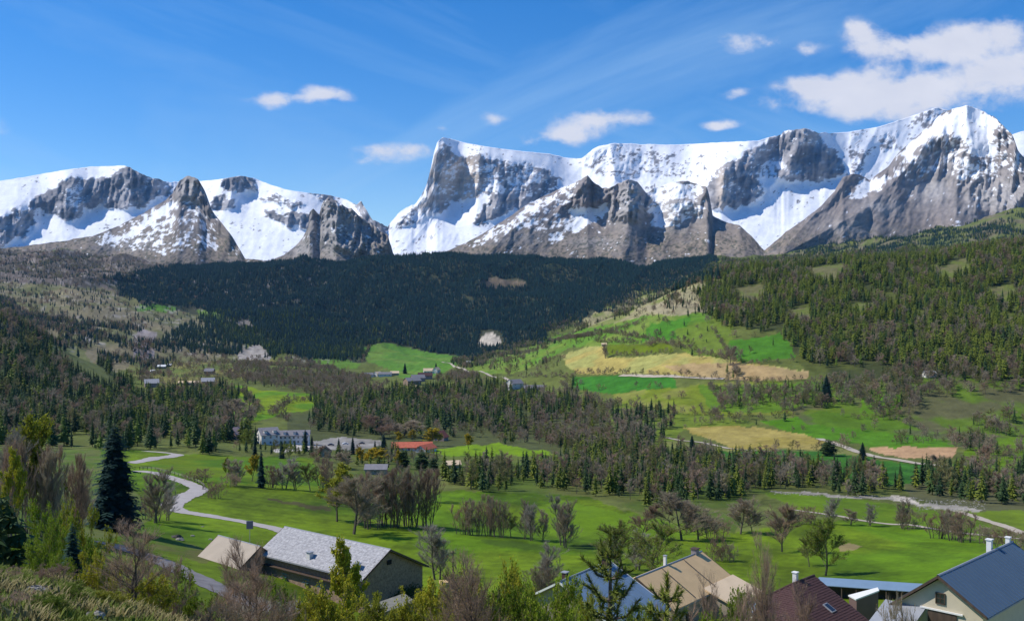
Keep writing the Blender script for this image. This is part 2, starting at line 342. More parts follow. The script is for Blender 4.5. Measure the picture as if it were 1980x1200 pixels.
paint([(1180,760),(1310,748),(1400,738),(1500,736),(1620,760),(1640,800),(1500,800),(1400,806),(1290,800),(1200,785)], (.15,.19,.015), 1, (.20,.21,.04), 10, 30)
paint([(1080,760),(1200,782),(1330,800),(1400,806),(1470,820),(1380,825),(1320,830),(1280,870),(1220,850),(1100,800)], (.13,.18,.02), 1, (.10,.13,.03), 11, 30)
paint([(1350,745),(1660,735),(1660,780),(1450,800),(1370,790)], (.08,.17,.012), .8)
paint([(1470,815),(1590,796),(1700,805),(1800,830),(1850,850),(1880,862),(1690,864),(1590,848),(1530,836)], (.075,.185,.008), 1)
paint([(1530,790),(1720,740),(1980,690),(2280,650),(2280,850),(1900,880),(1800,845),(1560,820)], (.085,.15,.012), .8, (.10,.095,.045), 12, 22)
paint([(1660,770),(1740,760),(1740,790),(1670,800)], (.09,.19,.012), 1)
paint([(1320,826),(1440,822),(1540,836),(1598,852),(1580,869),(1500,871),(1415,868)], TAN, 1, (.29,.23,.05), 13, 30)
paint([(1280,850),(1420,868),(1640,868),(1700,885),(1640,885),(1380,876),(1300,872)], (.17,.18,.05), 1)
paint([(1370,872),(1590,872),(1700,888),(1830,903),(1770,940),(1690,935),(1480,905),(1380,890)], G3, 1, (.04,.135,.012), 14, 50)
paint([(1680,864),(1850,863),(1846,887),(1760,887),(1700,876)], (.44,.27,.14), 1)
paint([(1850,890),(1880,862),(1980,840),(2280,820),(2280,930),(1870,915),(1830,903)], (.10,.175,.008), 1)
paint([(700,668),(760,662),(810,678),(890,690),(880,705),(850,722),(790,740),(760,718),(715,700)], (.09,.20,.02), 1, (.13,.22,.03), 15, 70)
paint([(600,690),(660,688),(700,705),(640,720)], (.10,.2,.02), .9)
paint([(270,590),(300,588),(335,592),(335,602),(270,602)], (.10,.22,.02), 1)
paint([(385,598),(430,600),(432,630),(390,620)], (.12,.2,.03), 1)
paint([(250,700),(420,700),(540,690),(600,715),(420,745),(250,750)], (.12,.15,.03), .8, (.20,.18,.05), 16, 40)
paint([(395,742),(460,745),(520,755),(612,762),(622,778),(600,792),(540,800),(480,822),(400,830),(395,800),(470,780)], (.10,.21,.008), 1, (.17,.24,.008), 17, 40)
paint([(560,800),(700,790),(1000,760),(1180,790),(1200,880),(900,900),(560,860)], (.07,.08,.03), .8)
paint([(820,872),(880,863),(960,858),(1060,872),(1100,890),(1000,898),(880,890)], (.15,.25,.006), 1)
paint([(-300,860),(250,870),(345,878),(600,884),(640,940),(830,946),(1000,945),(1130,958),(1250,1000),(1420,1030),(1560,1005),(1700,1008),(1860,1035),(2280,1075),(2280,1500),(-300,1500)], G1, 1, (.105,.162,.005), 18, 40)
for hp in ([(1550,522),(1625,508),(1650,532),(1585,545)],[(1800,525),(1862,498),(1885,528),(1830,548)],[(1415,562),(1470,548),(1490,578),(1430,594)],[(1640,590),(1700,580),(1690,604),(1650,608)],[(1900,560),(1960,548),(1970,580),(1920,590)],[(1520,600),(1560,592),(1570,622),(1530,628)]): paint(hp, (.12,.15,.03), .9, (.15,.14,.06), 31, 20)
mz = (GPY > 870)&(GD < 520)&(GD > 60); vv = fbm(GX/26, GD/60, 4, 444)-.5+(fbm(GX/5, GD/14, 3, 445)-.5)*.5+.06*np.sin(GD*.9+GX*.25+fbm(GX/20, GD/20, 2, 446)*9)*(fbm(GX/40, GD/40, 2, 447) > .5)+(fbm(GX/1.1, GD/2.2, 3, 448)-.5)*.35; col[mz] *= (1+np.clip(vv*1.5, -.42, .3))[mz][:, None]
paint([(260,880),(345,879),(600,886),(640,940),(400,930),(300,905)], (.07,.15,.005), 1, (.11,.165,.005), 19, 30)
paint([(620,880),(820,880),(1180,880),(1480,895),(1760,945),(1480,955),(1420,1030),(1240,990),(1130,958),(830,946),(640,940)], (.075,.115,.016), .9, (.11,.125,.03), 20, 25)
paint([(1080,965),(1180,985),(1300,1010),(1360,1040),(1200,1045),(1050,1030),(1040,980)], (.11,.19,.006), 1)
paint([(1480,952),(1650,963),(1840,990),(1960,1030),(1980,1060),(1860,1035),(1700,1010),(1550,990)], (.135,.19,.008), 1, (.10,.17,.008), 21, 30)
paint([(1750,935),(2280,925),(2280,985),(1900,990),(1760,962)], (.10,.10,.045), .9)
paint([(1860,988),(2280,985),(2280,1060),(1990,1030)], (.12,.18,.01), .9)
paint([(-300,900),(180,860),(240,930),(300,1000),(200,1050),(0,1060),(-300,1060)], (.12,.13,.04), .8, (.09,.14,.02), 22, 8)
# pale bare places
def scree(P, c=(.42,.37,.33), a=.95): paint(P, c, a, tuple(x*.75 for x in c), 30, 14)
scree([(258,648),(275,632),(300,640),(302,672),(295,705),(262,690),(258,670)], (.33,.28,.26))
scree([(455,694),(470,676),(498,660),(520,684),(520,698),(480,698)], (.36,.32,.28))
scree([(926,664),(930,648),(945,640),(966,652),(968,664),(950,670),(930,670)], (.55,.48,.38), 1)
scree([(455,624),(475,618),(490,634),(478,642),(460,638)], (.30,.26,.22), .8)
scree([(628,632),(645,628),(650,645),(636,648)], (.25,.22,.17), .6)
scree([(925,548),(950,538),(1015,544),(1012,556),(950,558)], (.17,.13,.085), .9)
scree([(90,560),(130,566),(128,576),(95,574)], (.3,.26,.14), .8)
scree([(160,655),(175,645),(178,660),(162,664)], (.42,.38,.34), .8)
scree([(470,602),(500,600),(495,612),(470,612)], (.25,.2,.17), .8)
scree([(600,854),(660,845),(735,850),(740,858),(700,868),(600,868)], (.28,.26,.23), 1)
scree([(530,868),(580,860),(610,862),(600,870),(535,874)], (.55,.5,.45), .9)
scree([(440,1140),(520,1160),(600,1160),(640,1190),(620,1240),(440,1180)], (.30,.27,.22), .8)
scree([(1480,949),(1560,951),(1640,958),(1720,961),(1780,972),(1850,977),(1902,985),(1890,990),(1800,981),(1720,966),(1640,962),(1560,956)], (.36,.32,.27), .9)
scree([(1720,958),(1760,962),(1780,974),(1725,968)], (.48,.42,.34), 1)
scree([(1620,1052),(1640,1049),(1668,1056),(1660,1062),(1622,1064)], (.36,.26,.13), .8)
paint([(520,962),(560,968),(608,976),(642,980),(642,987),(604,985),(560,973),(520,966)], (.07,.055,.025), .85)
paint([(300,1040),(380,1052),(420,1075),(400,1090),(340,1070),(290,1055)], (.10,.14,.02), .6, (.13,.11,.045), 61, 5)
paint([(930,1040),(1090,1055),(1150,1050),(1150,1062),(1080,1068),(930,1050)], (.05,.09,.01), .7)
m = near & VIS                                                                                           # the hill at the camera's feet
t = smoothstep(.42, .6, fbm(GX/3.2, GD/4.2, 5, 91))[..., None]
hc = np.array((.08,.115,.014))*(1-t)+np.array((.16,.15,.045))*t
t = smoothstep(.56, .68, fbm(GX/1.6+5, GD/2, 4, 95))[..., None]; hc = hc*(1-t)+np.array((.19,.13,.075))*t
w = 1-smoothstep(45, 75, GD)[..., None]; col = col*(1-w)+hc*w
sp_ = smoothstep(.62, .74, fbm(GX/14, GD/22, 4, 97))*np.clip((GD-900)/900, 0, 1)*(GPX < 640)*(GPY < 700)*(GPY > 470)
col = col*(1-.6*sp_[..., None])+np.array((.36,.32,.28))*.6*sp_[..., None]
far_ = np.clip((GD-100)/150, 0, 1); v_ = (fbm(GX/8, GD/16, 4, 98)-.5)*.5*far_+(fbm(GX/2.5, GD/4, 3, 99)-.5)*.35; col *= (1+v_)[..., None]
col = np.clip(col, 0, 1); 
g = link('ground', grid_mesh('ground', GX, GD, GZ, col, M['ground'])); tag(g, kind='structure')
# ------------------------------------------------------------------ mountains
MPX = np.arange(-400, 2400, 2.4)
def mountain(name, base, sky, d0, rockpolys, snowbase, slopes, ridges, jag, back, n, colfn, seed, rough_=1.0, cliffs_=True):
    bx = np.interp(MPX, [p[0] for p in base], [p[1] for p in base]); sx = np.interp(MPX, [p[0] for p in sky], [p[1] for p in sky])
    X = np.broadcast_to(MPX[None, :], (n, len(MPX)))
    sx = sx+(fbm(MPX/11, MPX*0+seed, 4, seed)-.5)*jag(MPX)
    t = (np.arange(n)/(n-1))[:, None]; Y = bx*(1-t)+sx*t
    Xw = X+(fbm(X/16, Y/16, 4, seed+1)-.5)*20+(fbm(X/4, Y/4, 3, seed+5)-.5)*6; Yw = Y+(fbm(X/16, Y/16, 4, seed+2)-.5)*20+(fbm(X/4, Y/4, 3, seed+6)-.5)*6
    cliff = np.zeros(X.shape); rock = snowbase(X, Y)
    for P, rv, cv in rockpolys:
        mm = inpoly(Xw, Yw, P); rock[mm] = rv; cliff[mm] = cv
    rock = gsm(gsm(rock, 1.0, 0), 1.0, 1); cl = gsm(gsm(cliff, 3, 0), 4, 1)
    tan = slopes(X, Y)*(1-cl)+2.0*cl
    dpy = np.abs(np.diff(Y, axis=0, prepend=Y[:1])); D = np.zeros(X.shape); D[0] = d0(MPX)
    for i in range(1, n):
        a = (CY-Y[i])/F; D[i] = D[i-1]+dpy[i]*D[i-1]/F/np.maximum(tan[i]-a, .12)
    D = gsm(gsm(D, 2, 0), 7, 1)
    for pts, A, wd in ridges:
        d = dist_poly(X, Y, pts)/wd; D -= A*np.where(d < 1, (1-d)*(1-.3*d), 0)
    g1 = ridged(X/26+Y/70, Y/60, 5, seed+9); g2 = ridged(X/60+Y/150, Y/75, 4, seed+14); g3 = ridged(X/9+Y/40, Y/22, 4, seed+19)
    rc = rock*(rough_+(1-rough_)*cl)*(1 if rough_ > .9 else 1-.8*smoothstep(405, 455, Y))
    if cliffs_: D -= (ridged(X/13+Y/120, Y/85, 4, seed+31)-.5)*130*cl
    D -= (g2-.5)*150*(.22+.78*np.maximum(rc, cl)); D -= (g1-.5)*140*(.10+.90*rc); D -= (g3-.5)*46*(.04+.96*rc)
    snow = 1-rock
    fine = fbm(X/6, Y/4.2, 5, seed+23, .62); mid = fbm(X/20+Y/30, Y/12, 4, seed+27)
    steep = (1-g1)*.25
    led = ridged(X/70+seed, (Y-.12*X)/7+fbm(X/30, Y/30, 3, seed+41)*3, 4, seed+37); gul = ridged(X/7+Y/50, Y/45, 4, seed+43)
    sn = smoothstep(-.05, .05, snow-(fine*.52+mid*.24+(1-led)*.14+gul*.10-.5)*2.6-.5+(.5-g3)*.25)
    C = colfn(X, Y, fine, mid, g1); SN = np.array((.86,.87,.90)); C = C*(1-sn[..., None])+SN*sn[..., None]
    Z = (CY-Y)/F*D; WX = (X-CX)/F*D
    for k in range(1, back+1):                        # the far side falls away
        dd = D[n-1]+k*90; zz = Z[n-1]-k*k*18-k*20
        WX = np.vstack([WX, ((MPX-CX)/F*D[n-1])[None]]); D = np.vstack([D, dd[None]]); Z = np.vstack([Z, zz[None]]); C = np.concatenate([C, C[n-1:n]])
    return tag(link(name, grid_mesh(name, WX, D, Z, C, M['mountain'])), kind='structure')
skyA = [(-400,400),(-200,372),(0,350),(60,340),(120,329),(180,322),(240,320),(252,324),(262,331),(290,343),(330,352),(390,350),(430,346),(465,340),(490,344),(520,356),(560,368),(610,374),(640,378),(670,386),(690,396),(698,389),(706,402),(720,425),(750,437),(770,413),(800,395),(815,378),(825,355),(833,325),(840,292),(846,274),(856,266),(870,268),(900,276),(950,285),(1000,291),(1060,297),(1100,306),(1125,306),(1150,286),(1180,277),(1215,278),(1300,280),(1400,275),(1465,272),(1500,262),(1530,252),(1555,246),(1580,254),(1600,258),(1640,255),(1700,245),(1740,232),(1790,215),(1810,208),(1830,212),(1900,240),(1950,262),(1975,254),(2000,250),(2100,270),(2400,300)]
polyA = [
 ([(-400,470),(-100,420),(0,418),(25,402),(48,414),(60,385),(108,362),(135,342),(150,350),(165,352),(205,342),(232,327),(246,320),(262,326),(300,346),(335,360),(330,376),(300,380),(272,402),(245,405),(215,402),(190,398),(165,402),(160,417),(130,427),(108,416),(75,402),(68,428),(50,452),(20,472),(0,476),(-400,520)], .86, 1),
 ([(120,372),(150,350),(165,385),(150,398),(128,392)], .5, .6),
 ([(255,322),(290,343),(335,352),(330,362),(300,352),(270,338)], .55, .3),
 ([(428,346),(462,338),(488,346),(496,362),(478,374),(455,372),(440,372),(430,362)], .82, .9),
 ([(425,375),(455,382),(448,400),(432,410),(410,402),(408,390)], .8, .9),
 ([(508,376),(540,378),(575,388),(590,398),(570,402),(530,392),(510,388)], .66, .6),
 ([(508,402),(540,410),(590,414),(625,422),(620,438),(575,440),(545,434),(518,418)], .86, .9),
 ([(596,372),(612,372),(640,380),(640,392),(618,390)], .5, .4),
 ([(684,388),(700,386),(712,404),(724,424),(752,438),(748,458),(722,446),(700,420),(688,405)], .8, .5),
 ([(770,432),(790,410),(812,395),(815,420),(800,436),(780,440)], .55, .4),
 ([(840,290),(848,276),(868,286),(882,300),(905,306),(925,300),(945,318),(940,345),(935,372),(920,388),(895,392),(872,394),(858,408),(842,416),(826,420),(812,416),(810,398),(818,370),(826,335)], .70, 1),
 ([(935,300),(960,306),(1010,312),(1060,326),(1088,345),(1080,368),(1050,382),(1022,396),(990,392),(950,388),(935,372),(940,345)], .56, .6),
 ([(915,432),(925,410),(942,385),(960,372),(1000,372),(1025,385),(1015,398),(990,410),(955,418),(930,434)], .86, .9),
 ([(1120,306),(1150,286),(1215,276),(1240,300),(1250,340),(1215,345),(1150,340),(1128,330)], .36, .3),
 ([(1235,290),(1300,300),(1340,330),(1300,345),(1250,340)], .36, .2),
 ([(1362,368),(1372,345),(1398,324),(1440,295),(1468,280),(1500,264),(1530,250),(1556,245),(1582,254),(1605,288),(1640,322),(1630,335),(1600,345),(1560,352),(1530,356),(1500,342),(1470,338),(1475,372),(1458,392),(1420,400),(1375,402),(1362,390)], .78, 1),
 ([(1470,316),(1500,308),(1530,314),(1525,328),(1495,340),(1470,336)], .35, .4),
 ([(1640,262),(1665,258),(1672,320),(1665,345),(1640,350),(1645,310)], .50, .3),
 ([(1690,262),(1735,255),(1740,285),(1700,295)], .45, .3),
 ([(1770,225),(1812,208),(1835,214),(1815,245),(1785,250),(1772,240)], .55, .4),
]
def rbA(X, Y):
    r = np.full(X.shape, .02); r += .12*smoothstep(430, 500, Y)*(X < 470)
    r += .14*((X > 1225) & (X < 1370)); r += .08*((X > 760) & (X < 960) & (Y > 450)); r += .12*((X > 1640) & (X < 1860))
    return r
def colA(X, Y, fine, mid, g1):
    b = np.array((.31,.305,.32)); w = np.array((.56,.46,.36)); d = np.array((.15,.15,.165))
    t = smoothstep(.35, .7, mid)[..., None]; C = b*(1-t)+d*t
    wm = (np.exp(-((X-892)/36)**2-((Y-350)/55)**2)*.9+np.exp(-((X-840)/20)**2-((Y-350)/60)**2)*.25+np.exp(-((X-1396)/10)**2-((Y-365)/50)**2)*.7+.08)[..., None]
    C = C*(1-wm)+w*wm; st = ridged(X/60+5, (Y-.10*X)/6, 4, 78); vt = ridged(X/6+Y/60, Y/50, 4, 79); C *= (.35+.5*fine+.35*st+.45*vt)[..., None]; return C
jagA = lambda x: np.where((x > 1500) & (x < 1600), 9, np.where((x > 690) & (x < 830), 8, np.where((x > 250) & (x < 340), 7, np.where((x > 1140) & (x < 1260), 5, 1.5))))
mountain('mountain_range', [(-400,530),(2400,530)], skyA, lambda x: np.full(x.shape, 7400.), polyA, rbA,
         lambda X, Y: np.full(X.shape, .55), [([(848,262),(838,330),(812,420)], 70, 50),([(1556,245),(1540,300),(1500,350),(1490,360)], 200, 60),([(1130,300),(1180,280),(1190,350)], 160, 45),([(1700,240),(1650,340)], 130, 40),([(1400,330),(1395,400)], 150, 35),([(250,320),(240,400)], 130, 55),([(130,340),(125,425)], 140, 40),([(460,340),(440,400)], 120, 40),([(930,300),(920,430)], 90, 40)],
         jagA, 6, 150, colA, 101)
skyB = [(-400,500),(-100,490),(0,480),(60,474),(120,466),(180,456),(230,437),(280,410),(320,388),(333,372),(345,352),(358,344),(372,341),(384,346),(390,362),(397,384),(412,410),(430,432),(450,458),(466,486),(474,500),(520,504),(548,494),(566,480),(584,462),(596,438),(598,410),(606,404),(618,412),(622,395),(634,383),(648,388),(668,398),(690,412),(712,430),(738,448),(750,458),(757,478),(762,497),(800,500),(850,492),(900,470),(940,448),(980,422),(1020,395),(1060,375),(1100,358),(1126,345),(1136,340),(1146,352),(1165,366),(1185,360),(1198,352),(1215,347),(1232,352),(1250,372),(1275,360),(1300,352),(1330,350),(1350,356),(1366,362),(1372,380),(1378,418),(1400,428),(1430,436),(1452,456),(1478,484),(1490,474),(1520,448),(1560,420),(1590,396),(1612,372),(1630,342),(1650,335),(1672,342),(1682,348),(1700,335),(1718,322),(1732,302),(1750,284),(1775,262),(1800,240),(1822,218),(1845,210),(1868,204),(1890,210),(1915,222),(1940,240),(1958,262),(1968,290),(1978,302),(2000,315),(2100,320),(2400,380)]
polyB = [
 ([(180,462),(260,420),(330,382),(400,390),(440,450),(450,480),(330,490),(200,480)], .60, 0),
 ([(325,395),(335,372),(345,350),(372,340),(390,352),(398,385),(392,400),(370,380),(345,385)], .97, 1),
 ([(370,385),(398,390),(440,450),(470,495),(440,495),(415,440),(390,410)], .95, .4),
 ([(255,440),(325,392),(345,396),(300,430),(240,462),(205,470)], .22, 0),
 ([(598,404),(636,382),(690,410),(750,455),(765,500),(700,500),(640,480),(610,450)], .88, 1),
 ([(540,500),(590,455),(610,450),(650,500)], .93, 0),
 ([(900,475),(980,425),(1060,376),(1136,342),(1128,372),(1090,400),(1040,430),(980,450),(930,480)], .46, 0),
 ([(1090,405),(1110,372),(1136,342),(1150,356),(1185,362),(1185,385),(1150,396),(1110,412)], .90, 1),
 ([(1085,446),(1100,412),(1120,402),(1185,390),(1185,404),(1150,426),(1118,448)], .18, 0),
 ([(1030,420),(1080,410),(1095,440),(1090,470),(1040,465)], .50, 0),
 ([(1182,372),(1200,350),(1220,346),(1240,372),(1255,400),(1250,425),(1225,432),(1195,432),(1178,415)], .93, 1),
 ([(1240,360),(1300,350),(1366,362),(1350,385),(1300,388),(1260,392)], .28, .3),
 ([(1255,392),(1310,386),(1368,380),(1378,420),(1350,436),(1300,440),(1262,438)], .52, .4),
 ([(1255,398),(1275,395),(1290,432),(1282,442),(1262,436)], .12, 0),
 ([(1362,362),(1371,362),(1377,418),(1364,420)], 1, 1),
 ([(1290,445),(1330,425),(1376,418),(1430,436),(1480,484),(1480,500),(1300,500)], .98, 0),
 ([(1720,322),(1750,283),(1800,238),(1822,216),(1868,202),(1915,220),(1945,245),(1930,300),(1880,300),(1850,262),(1810,270),(1770,300),(1750,330)], .10, .1),
 ([(1640,338),(1660,352),(1690,342),(1720,322),(1750,330),(1700,368),(1660,385),(1632,382)], .22, 0),
 ([(1760,300),(1800,262),(1850,258),(1880,290),(1885,330),(1860,345),(1840,345),(1800,338),(1770,335)], .56, .6),
 ([(1700,335),(1740,300),(1775,320),(1790,350),(1740,350),(1700,365)], .66, .3),
 ([(1915,245),(1945,240),(1970,290),(1975,312),(1940,308),(1925,280)], .60, .8),
 ([(1850,330),(1900,300),(1980,312),(1980,330),(1900,345),(1860,350)], .52, .3),
 ([(1860,352),(1930,335),(2000,325),(2400,380),(2400,460),(1950,440),(1880,400)], .90, .5),
 ([(1560,385),(1600,372),(1628,340),(1672,342),(1665,352),(1640,378),(1600,400)], .95, .2),
]
def rbB(X, Y):
    r = np.full(X.shape, .90); r += .08*smoothstep(440, 480, Y); r[(X > 1480) & (X < 1760) & (Y > 380)] = 1.0; r[(X > 900) & (X < 1290) & (Y > 452)] = .93
    return r
def colB(X, Y, fine, mid, g1):
    br = np.array((.235,.205,.19)); ol = np.array((.22,.175,.125)); gr = np.array((.36,.34,.33)); dk = np.array((.13,.125,.13))
    low = smoothstep(400, 480, Y+40*(mid-.5))[..., None]; C = br*(1-low*.7)+ol*low*.7
    g = np.zeros(X.shape)
    for (cx, cy, rx, ry, a) in ((370,365,26,26,1),(660,440,65,60,.75),(590,480,40,22,.6),(1215,390,40,45,.8),(1800,365,45,26,.8),(1700,400,40,20,.5),(1640,440,60,20,.35),(1930,380,70,40,.8),(1820,310,60,40,.5),(1300,400,60,40,.7),(1000,460,60,14,.3),(1160,470,60,12,.35),(260,470,60,14,.4)):
        g = np.maximum(g, a*np.exp(-((X-cx)/rx)**2-((Y-cy)/ry)**2))
    g = np.clip(g*1.3, 0, 1)[..., None]; C = C*(1-g)+gr*g
    sp = smoothstep(.54, .66, fbm(X/3.2, Y/2.6, 3, 333))*smoothstep(425, 470, Y); C = C*(1-.7*sp[..., None])+np.array((.03,.045,.025))*.7*sp[..., None]
    t = smoothstep(.55, .8, mid)[..., None]; C = C*(1-t*.5)+dk*t*.5
    st = ridged(X/50, (Y-.25*X)/6, 4, 77); C *= (.45+.75*fine+.35*st*(.5+mid))[..., None]; return C
jagB = lambda x: np.where((x > 590) & (x < 760), 12, np.where((x > 330) & (x < 400), 9, np.where((x > 1130) & (x < 1380), 7, np.where((x > 1900) & (x < 1980), 8, 3))))
ridB = [([(372,341),(345,400),(330,500)], 330, 110),([(634,383),(640,430),(650,505)], 300, 75),([(606,404),(600,440),(590,500)], 130, 30),([(1136,340),(1060,395),(980,450),(940,500)], 260, 70),([(1215,347),(1215,430),(1200,500)], 200, 50),([(1366,360),(1350,400),(1380,450),(1400,505)], 260, 80),([(1310,352),(1300,430)], 120, 40),
        ([(1868,204),(1800,270),(1740,340),(1680,400),(1590,450),(1500,500)], 420, 110),([(1868,204),(1880,280),(1850,350),(1850,500)], 260, 70),([(1650,335),(1610,380),(1560,430),(1510,490)], 200, 50),([(1960,262),(1985,350),(2000,480)], 260, 80),([(1430,436),(1440,500)], 120, 60),([(180,456),(150,500)], 120, 80)]
mountain('mountain_spur', [(-400,560),(2400,560)], skyB, lambda x: 4480+0*x, polyB, rbB,
         lambda X, Y: .62+.0*X, [(p, a*.5, w) for p, a, w in ridB], jagB, 8, 150, colB, 202, .20)
# ------------------------------------------------------------------ plants (prototypes)
def conifer_mesh(name, seed, H, R, tiers, seg, mat, sub=0, droop=.35, core=True, tip=.0, power=.85, gap=.12):
    rg = random.Random(seed); m = MB()
    m.tube([Vector((0, 0, -.6)), Vector((0, 0, H*.5)), Vector((0, 0, H))], [H*.014, H*.009, .01], 4, 1)
    if core:
        n = 6; z0 = H*gap; vs = [(R*.42*math.cos(k*math.pi*2/n), R*.42*math.sin(k*math.pi*2/n), z0) for k in range(n)]+[(0, 0, H*.93)]
        m.add(vs, [(k, (k+1) % n, n) for k in range(n)])
    for i in range(tiers):
        f = i/(tiers-1); z = H*(gap+(1-gap)*f**.95*.97); r = R*((1-f)**power)*(.8+.4*rg.random())+.05*R
        if f < .12: r *= .75+2*f
        ph = rg.random()*6.28
        for k in range(seg):
            if rg.random() < .08: continue
            a = ph+k*2*math.pi/seg+rg.uniform(-.25, .25); rr = r*rg.uniform(.7, 1.15); dz = -droop*rr*rg.uniform(.6, 1.3)+rr*tip
            ca, sa = math.cos(a), math.sin(a); w = rr*(.30+.9/seg)*rg.uniform(.8, 1.2); zz = z+rg.uniform(-.5, .5)*H/tiers
            mid = (ca*rr*.55, sa*rr*.55)
            A = (0, 0, zz+.12*rr); B = (mid[0]-sa*w*.5, mid[1]+ca*w*.5, zz+dz*.45-.1*rr); Cc = (ca*rr, sa*rr, zz+dz); D = (mid[0]+sa*w*.5, mid[1]-ca*w*.5, zz+dz*.45-.1*rr); E = (mid[0], mid[1], zz+dz*.45+.10*rr)
            m.add([A, B, Cc, D, E], [(0, 1, 4), (1, 2, 4), (2, 3, 4), (3, 0, 4)] if sub == 0 else [(0, 1, 4), (3, 0, 4)])
            if sub:
                for q in range(sub):
                    t = .25+.75*(q+.5)/sub; c0 = Vector((ca*rr*t, sa*rr*t, zz+dz*t))
                    for sd in (-1, 1):
                        b = a+sd*rg.uniform(.6, 1.1); l = rr*.42*(1.15-t)*rg.uniform(.7, 1.3)+.12
                        e = c0+Vector((math.cos(b)*l, math.sin(b)*l, -l*rg.uniform(.1, .5))); sdv = Vector((-math.sin(b), math.cos(b), 0))*l*.22
                        m.add([tuple(c0-sdv*.4), tuple(c0+sdv*.4), tuple((c0+e)/2+sdv), tuple(e), tuple((c0+e)/2-sdv)], [(0, 1, 2), (0, 2, 3), (0, 3, 4)])
    return m.mesh(name, [mat, M['bark']])
def deciduous(name, seed, H, spread, stems, limbs, subs, twigs, tw=.05, leaves=0, leafsize=.22, mats=None, trunkfrac=.22, up=.9, twl=.9, leafmat=None, clump=0.0, wood=None, split=False, side_low=False):
    """bare or leafing broadleaf: trunk(s), limbs, branchlets, fine twigs; returns wood mesh, twig/leaf mesh"""
    rg = random.Random(seed); wd = MB(); cr = MB()
    def rv(s): return Vector((rg.uniform(-s, s), rg.uniform(-s, s), rg.uniform(-s, s)))
    tips = []
    def grow(p, d, L, r, lvl):
        pts = [p]; rad = [r]; n = 4; q = p.copy(); dd = d.copy()
        for i in range(n):
            dd = (dd+rv(.16)+Vector((0, 0, .10*up))).normalized(); q = q+dd*L/n; pts.append(q.copy()); rad.append(max(r*(1-.8*(i+1)/n), .007))
        wd.tube(pts, rad, 5 if lvl == 0 else 4 if lvl == 1 else 3)
        return pts
    for s in range(stems):
        a0 = rg.random()*6.28; base = Vector((math.cos(a0), math.sin(a0), 0))*(clump*math.sqrt(rg.random())) if stems > 1 else Vector((0, 0, 0))
        h = H*rg.uniform(.75, 1.0) if stems > 1 else H
        lean = Vector((base.x*.25/(clump+.1), base.y*.25/(clump+.1), 1)).normalized() if stems > 1 else Vector((rg.uniform(-.06, .06), rg.uniform(-.06, .06), 1)).normalized()
        base.z = -.3
        tall = up > 1.5; T = grow(base, lean, h*(.92 if tall else .72), h*.013+.015, 0)
        for l in range(limbs):
            f = trunkfrac+(1-trunkfrac)*(l+rg.random())/limbs; i = min(int(f*4), 3); t = f*4-i; p = T[i].lerp(T[i+1], t)
            a = rg.random()*6.28; el = (.35+.7*f)*up
            d = Vector((math.cos(a), math.sin(a), el)).normalized(); L = (spread*(1.0-.45*f)*rg.uniform(.7, 1.1)) if limbs < 40 else spread*rg.uniform(.5, 1)
            L = max(L, .2*h*(1-f)+.15*h) if not tall else h*(.16+.20*(1-f))*rg.uniform(.8, 1.25)
            B = grow(p, d, L, h*.0042*(1.2-f)+.006, 1)
            for q in range(subs):
                f2 = .2+.8*rg.random(); j = min(int(f2*4), 3); pp = B[j].lerp(B[j+1], f2*4-j)
                dd = (Vector((math.cos(a), math.sin(a), el))*.6+rv(.9)+Vector((0, 0, .45*up))).normalized(); l2 = L*rg.uniform(.28, .5)
                e = pp+dd*l2; e2 = e+(dd+rv(.35)+Vector((0, 0, .15))).normalized()*l2*.5
                wd.tube([pp, e, e2], [max(h*.0014, .006), max(h*.001, .004), .003], 3)
                tips.append((pp, e)); tips.append((e, e2))
    ax = []
    for i in range(twigs):
        p0, p1 = tips[rg.randrange(len(tips))]; p = p0.lerp(p1, rg.random()); d = ((p1-p0).normalized()+rv(.75)+Vector((0, 0, .35*up))).normalized(); l = twl*rg.uniform(.5, 1.1)
        e = p+d*l; sd = d.cross(rv(1)).normalized()*tw*.5; mdl = p+d*l*.5+rv(.05*l)
        cr.add([tuple(p-sd), tuple(p+sd), tuple(e)], [(0, 1, 2)], 0); ax.append((p, e))
        for _ in range(1):
            dd = (d+rv(.9)).normalized(); e3 = mdl+dd*l*.55
            cr.add([tuple(mdl-sd*.7), tuple(mdl+sd*.7), tuple(e3)], [(0, 1, 2)], 0); ax.append((mdl, e3))
    for i in range(leaves):
        p0, p1 = ax[rg.randrange(len(ax))]; c = p0.lerp(p1, rg.uniform(.3, 1))+rv(.06); a = rv(1).normalized()*leafsize*rg.uniform(.6, 1.2); b = a.cross(rv(1)).normalized()*leafsize*.32
        cr.add([tuple(c-a*.5), tuple(c+b), tuple(c+a*.5), tuple(c-b)], [(0, 1, 2, 3)], 1)
    tm = mats or M['twig']; lm = leafmat or M['spring']
    if split: return wd.mesh(name+'_trunk', wood or M['bark']), cr.mesh(name+'_crown', [tm, lm])
    o = len(wd.v); cr2 = MB(); cr2.v = wd.v+cr.v; cr2.f = wd.f+[tuple(i+o for i in f) for f in cr.f]; cr2.m = [2]*len(wd.f)+cr.m; cr2.n = len(cr2.v)
    return cr2.mesh(name, [tm, lm, wood or M['bark']])
PROTO = {}
PROTO['spruce'] = [conifer_mesh('spruce', 10+i, 1.0*18, R, 9, 6, M['spruce']) for i, R in enumerate((3.6, 4.3, 3.1))]
PROTO['dark'] = [conifer_mesh('dark_spruce', 20+i, 18, R, 7, 6, M['dark_spruce']) for i, R in enumerate((3.8, 4.6, 3.2))]
PROTO['olive'] = [conifer_mesh('olive_pine', 30+i, 18, R, 9, 6, M['olive_pine'], droop=.15, power=.52) for i, R in enumerate((4.0, 4.7, 3.5))]
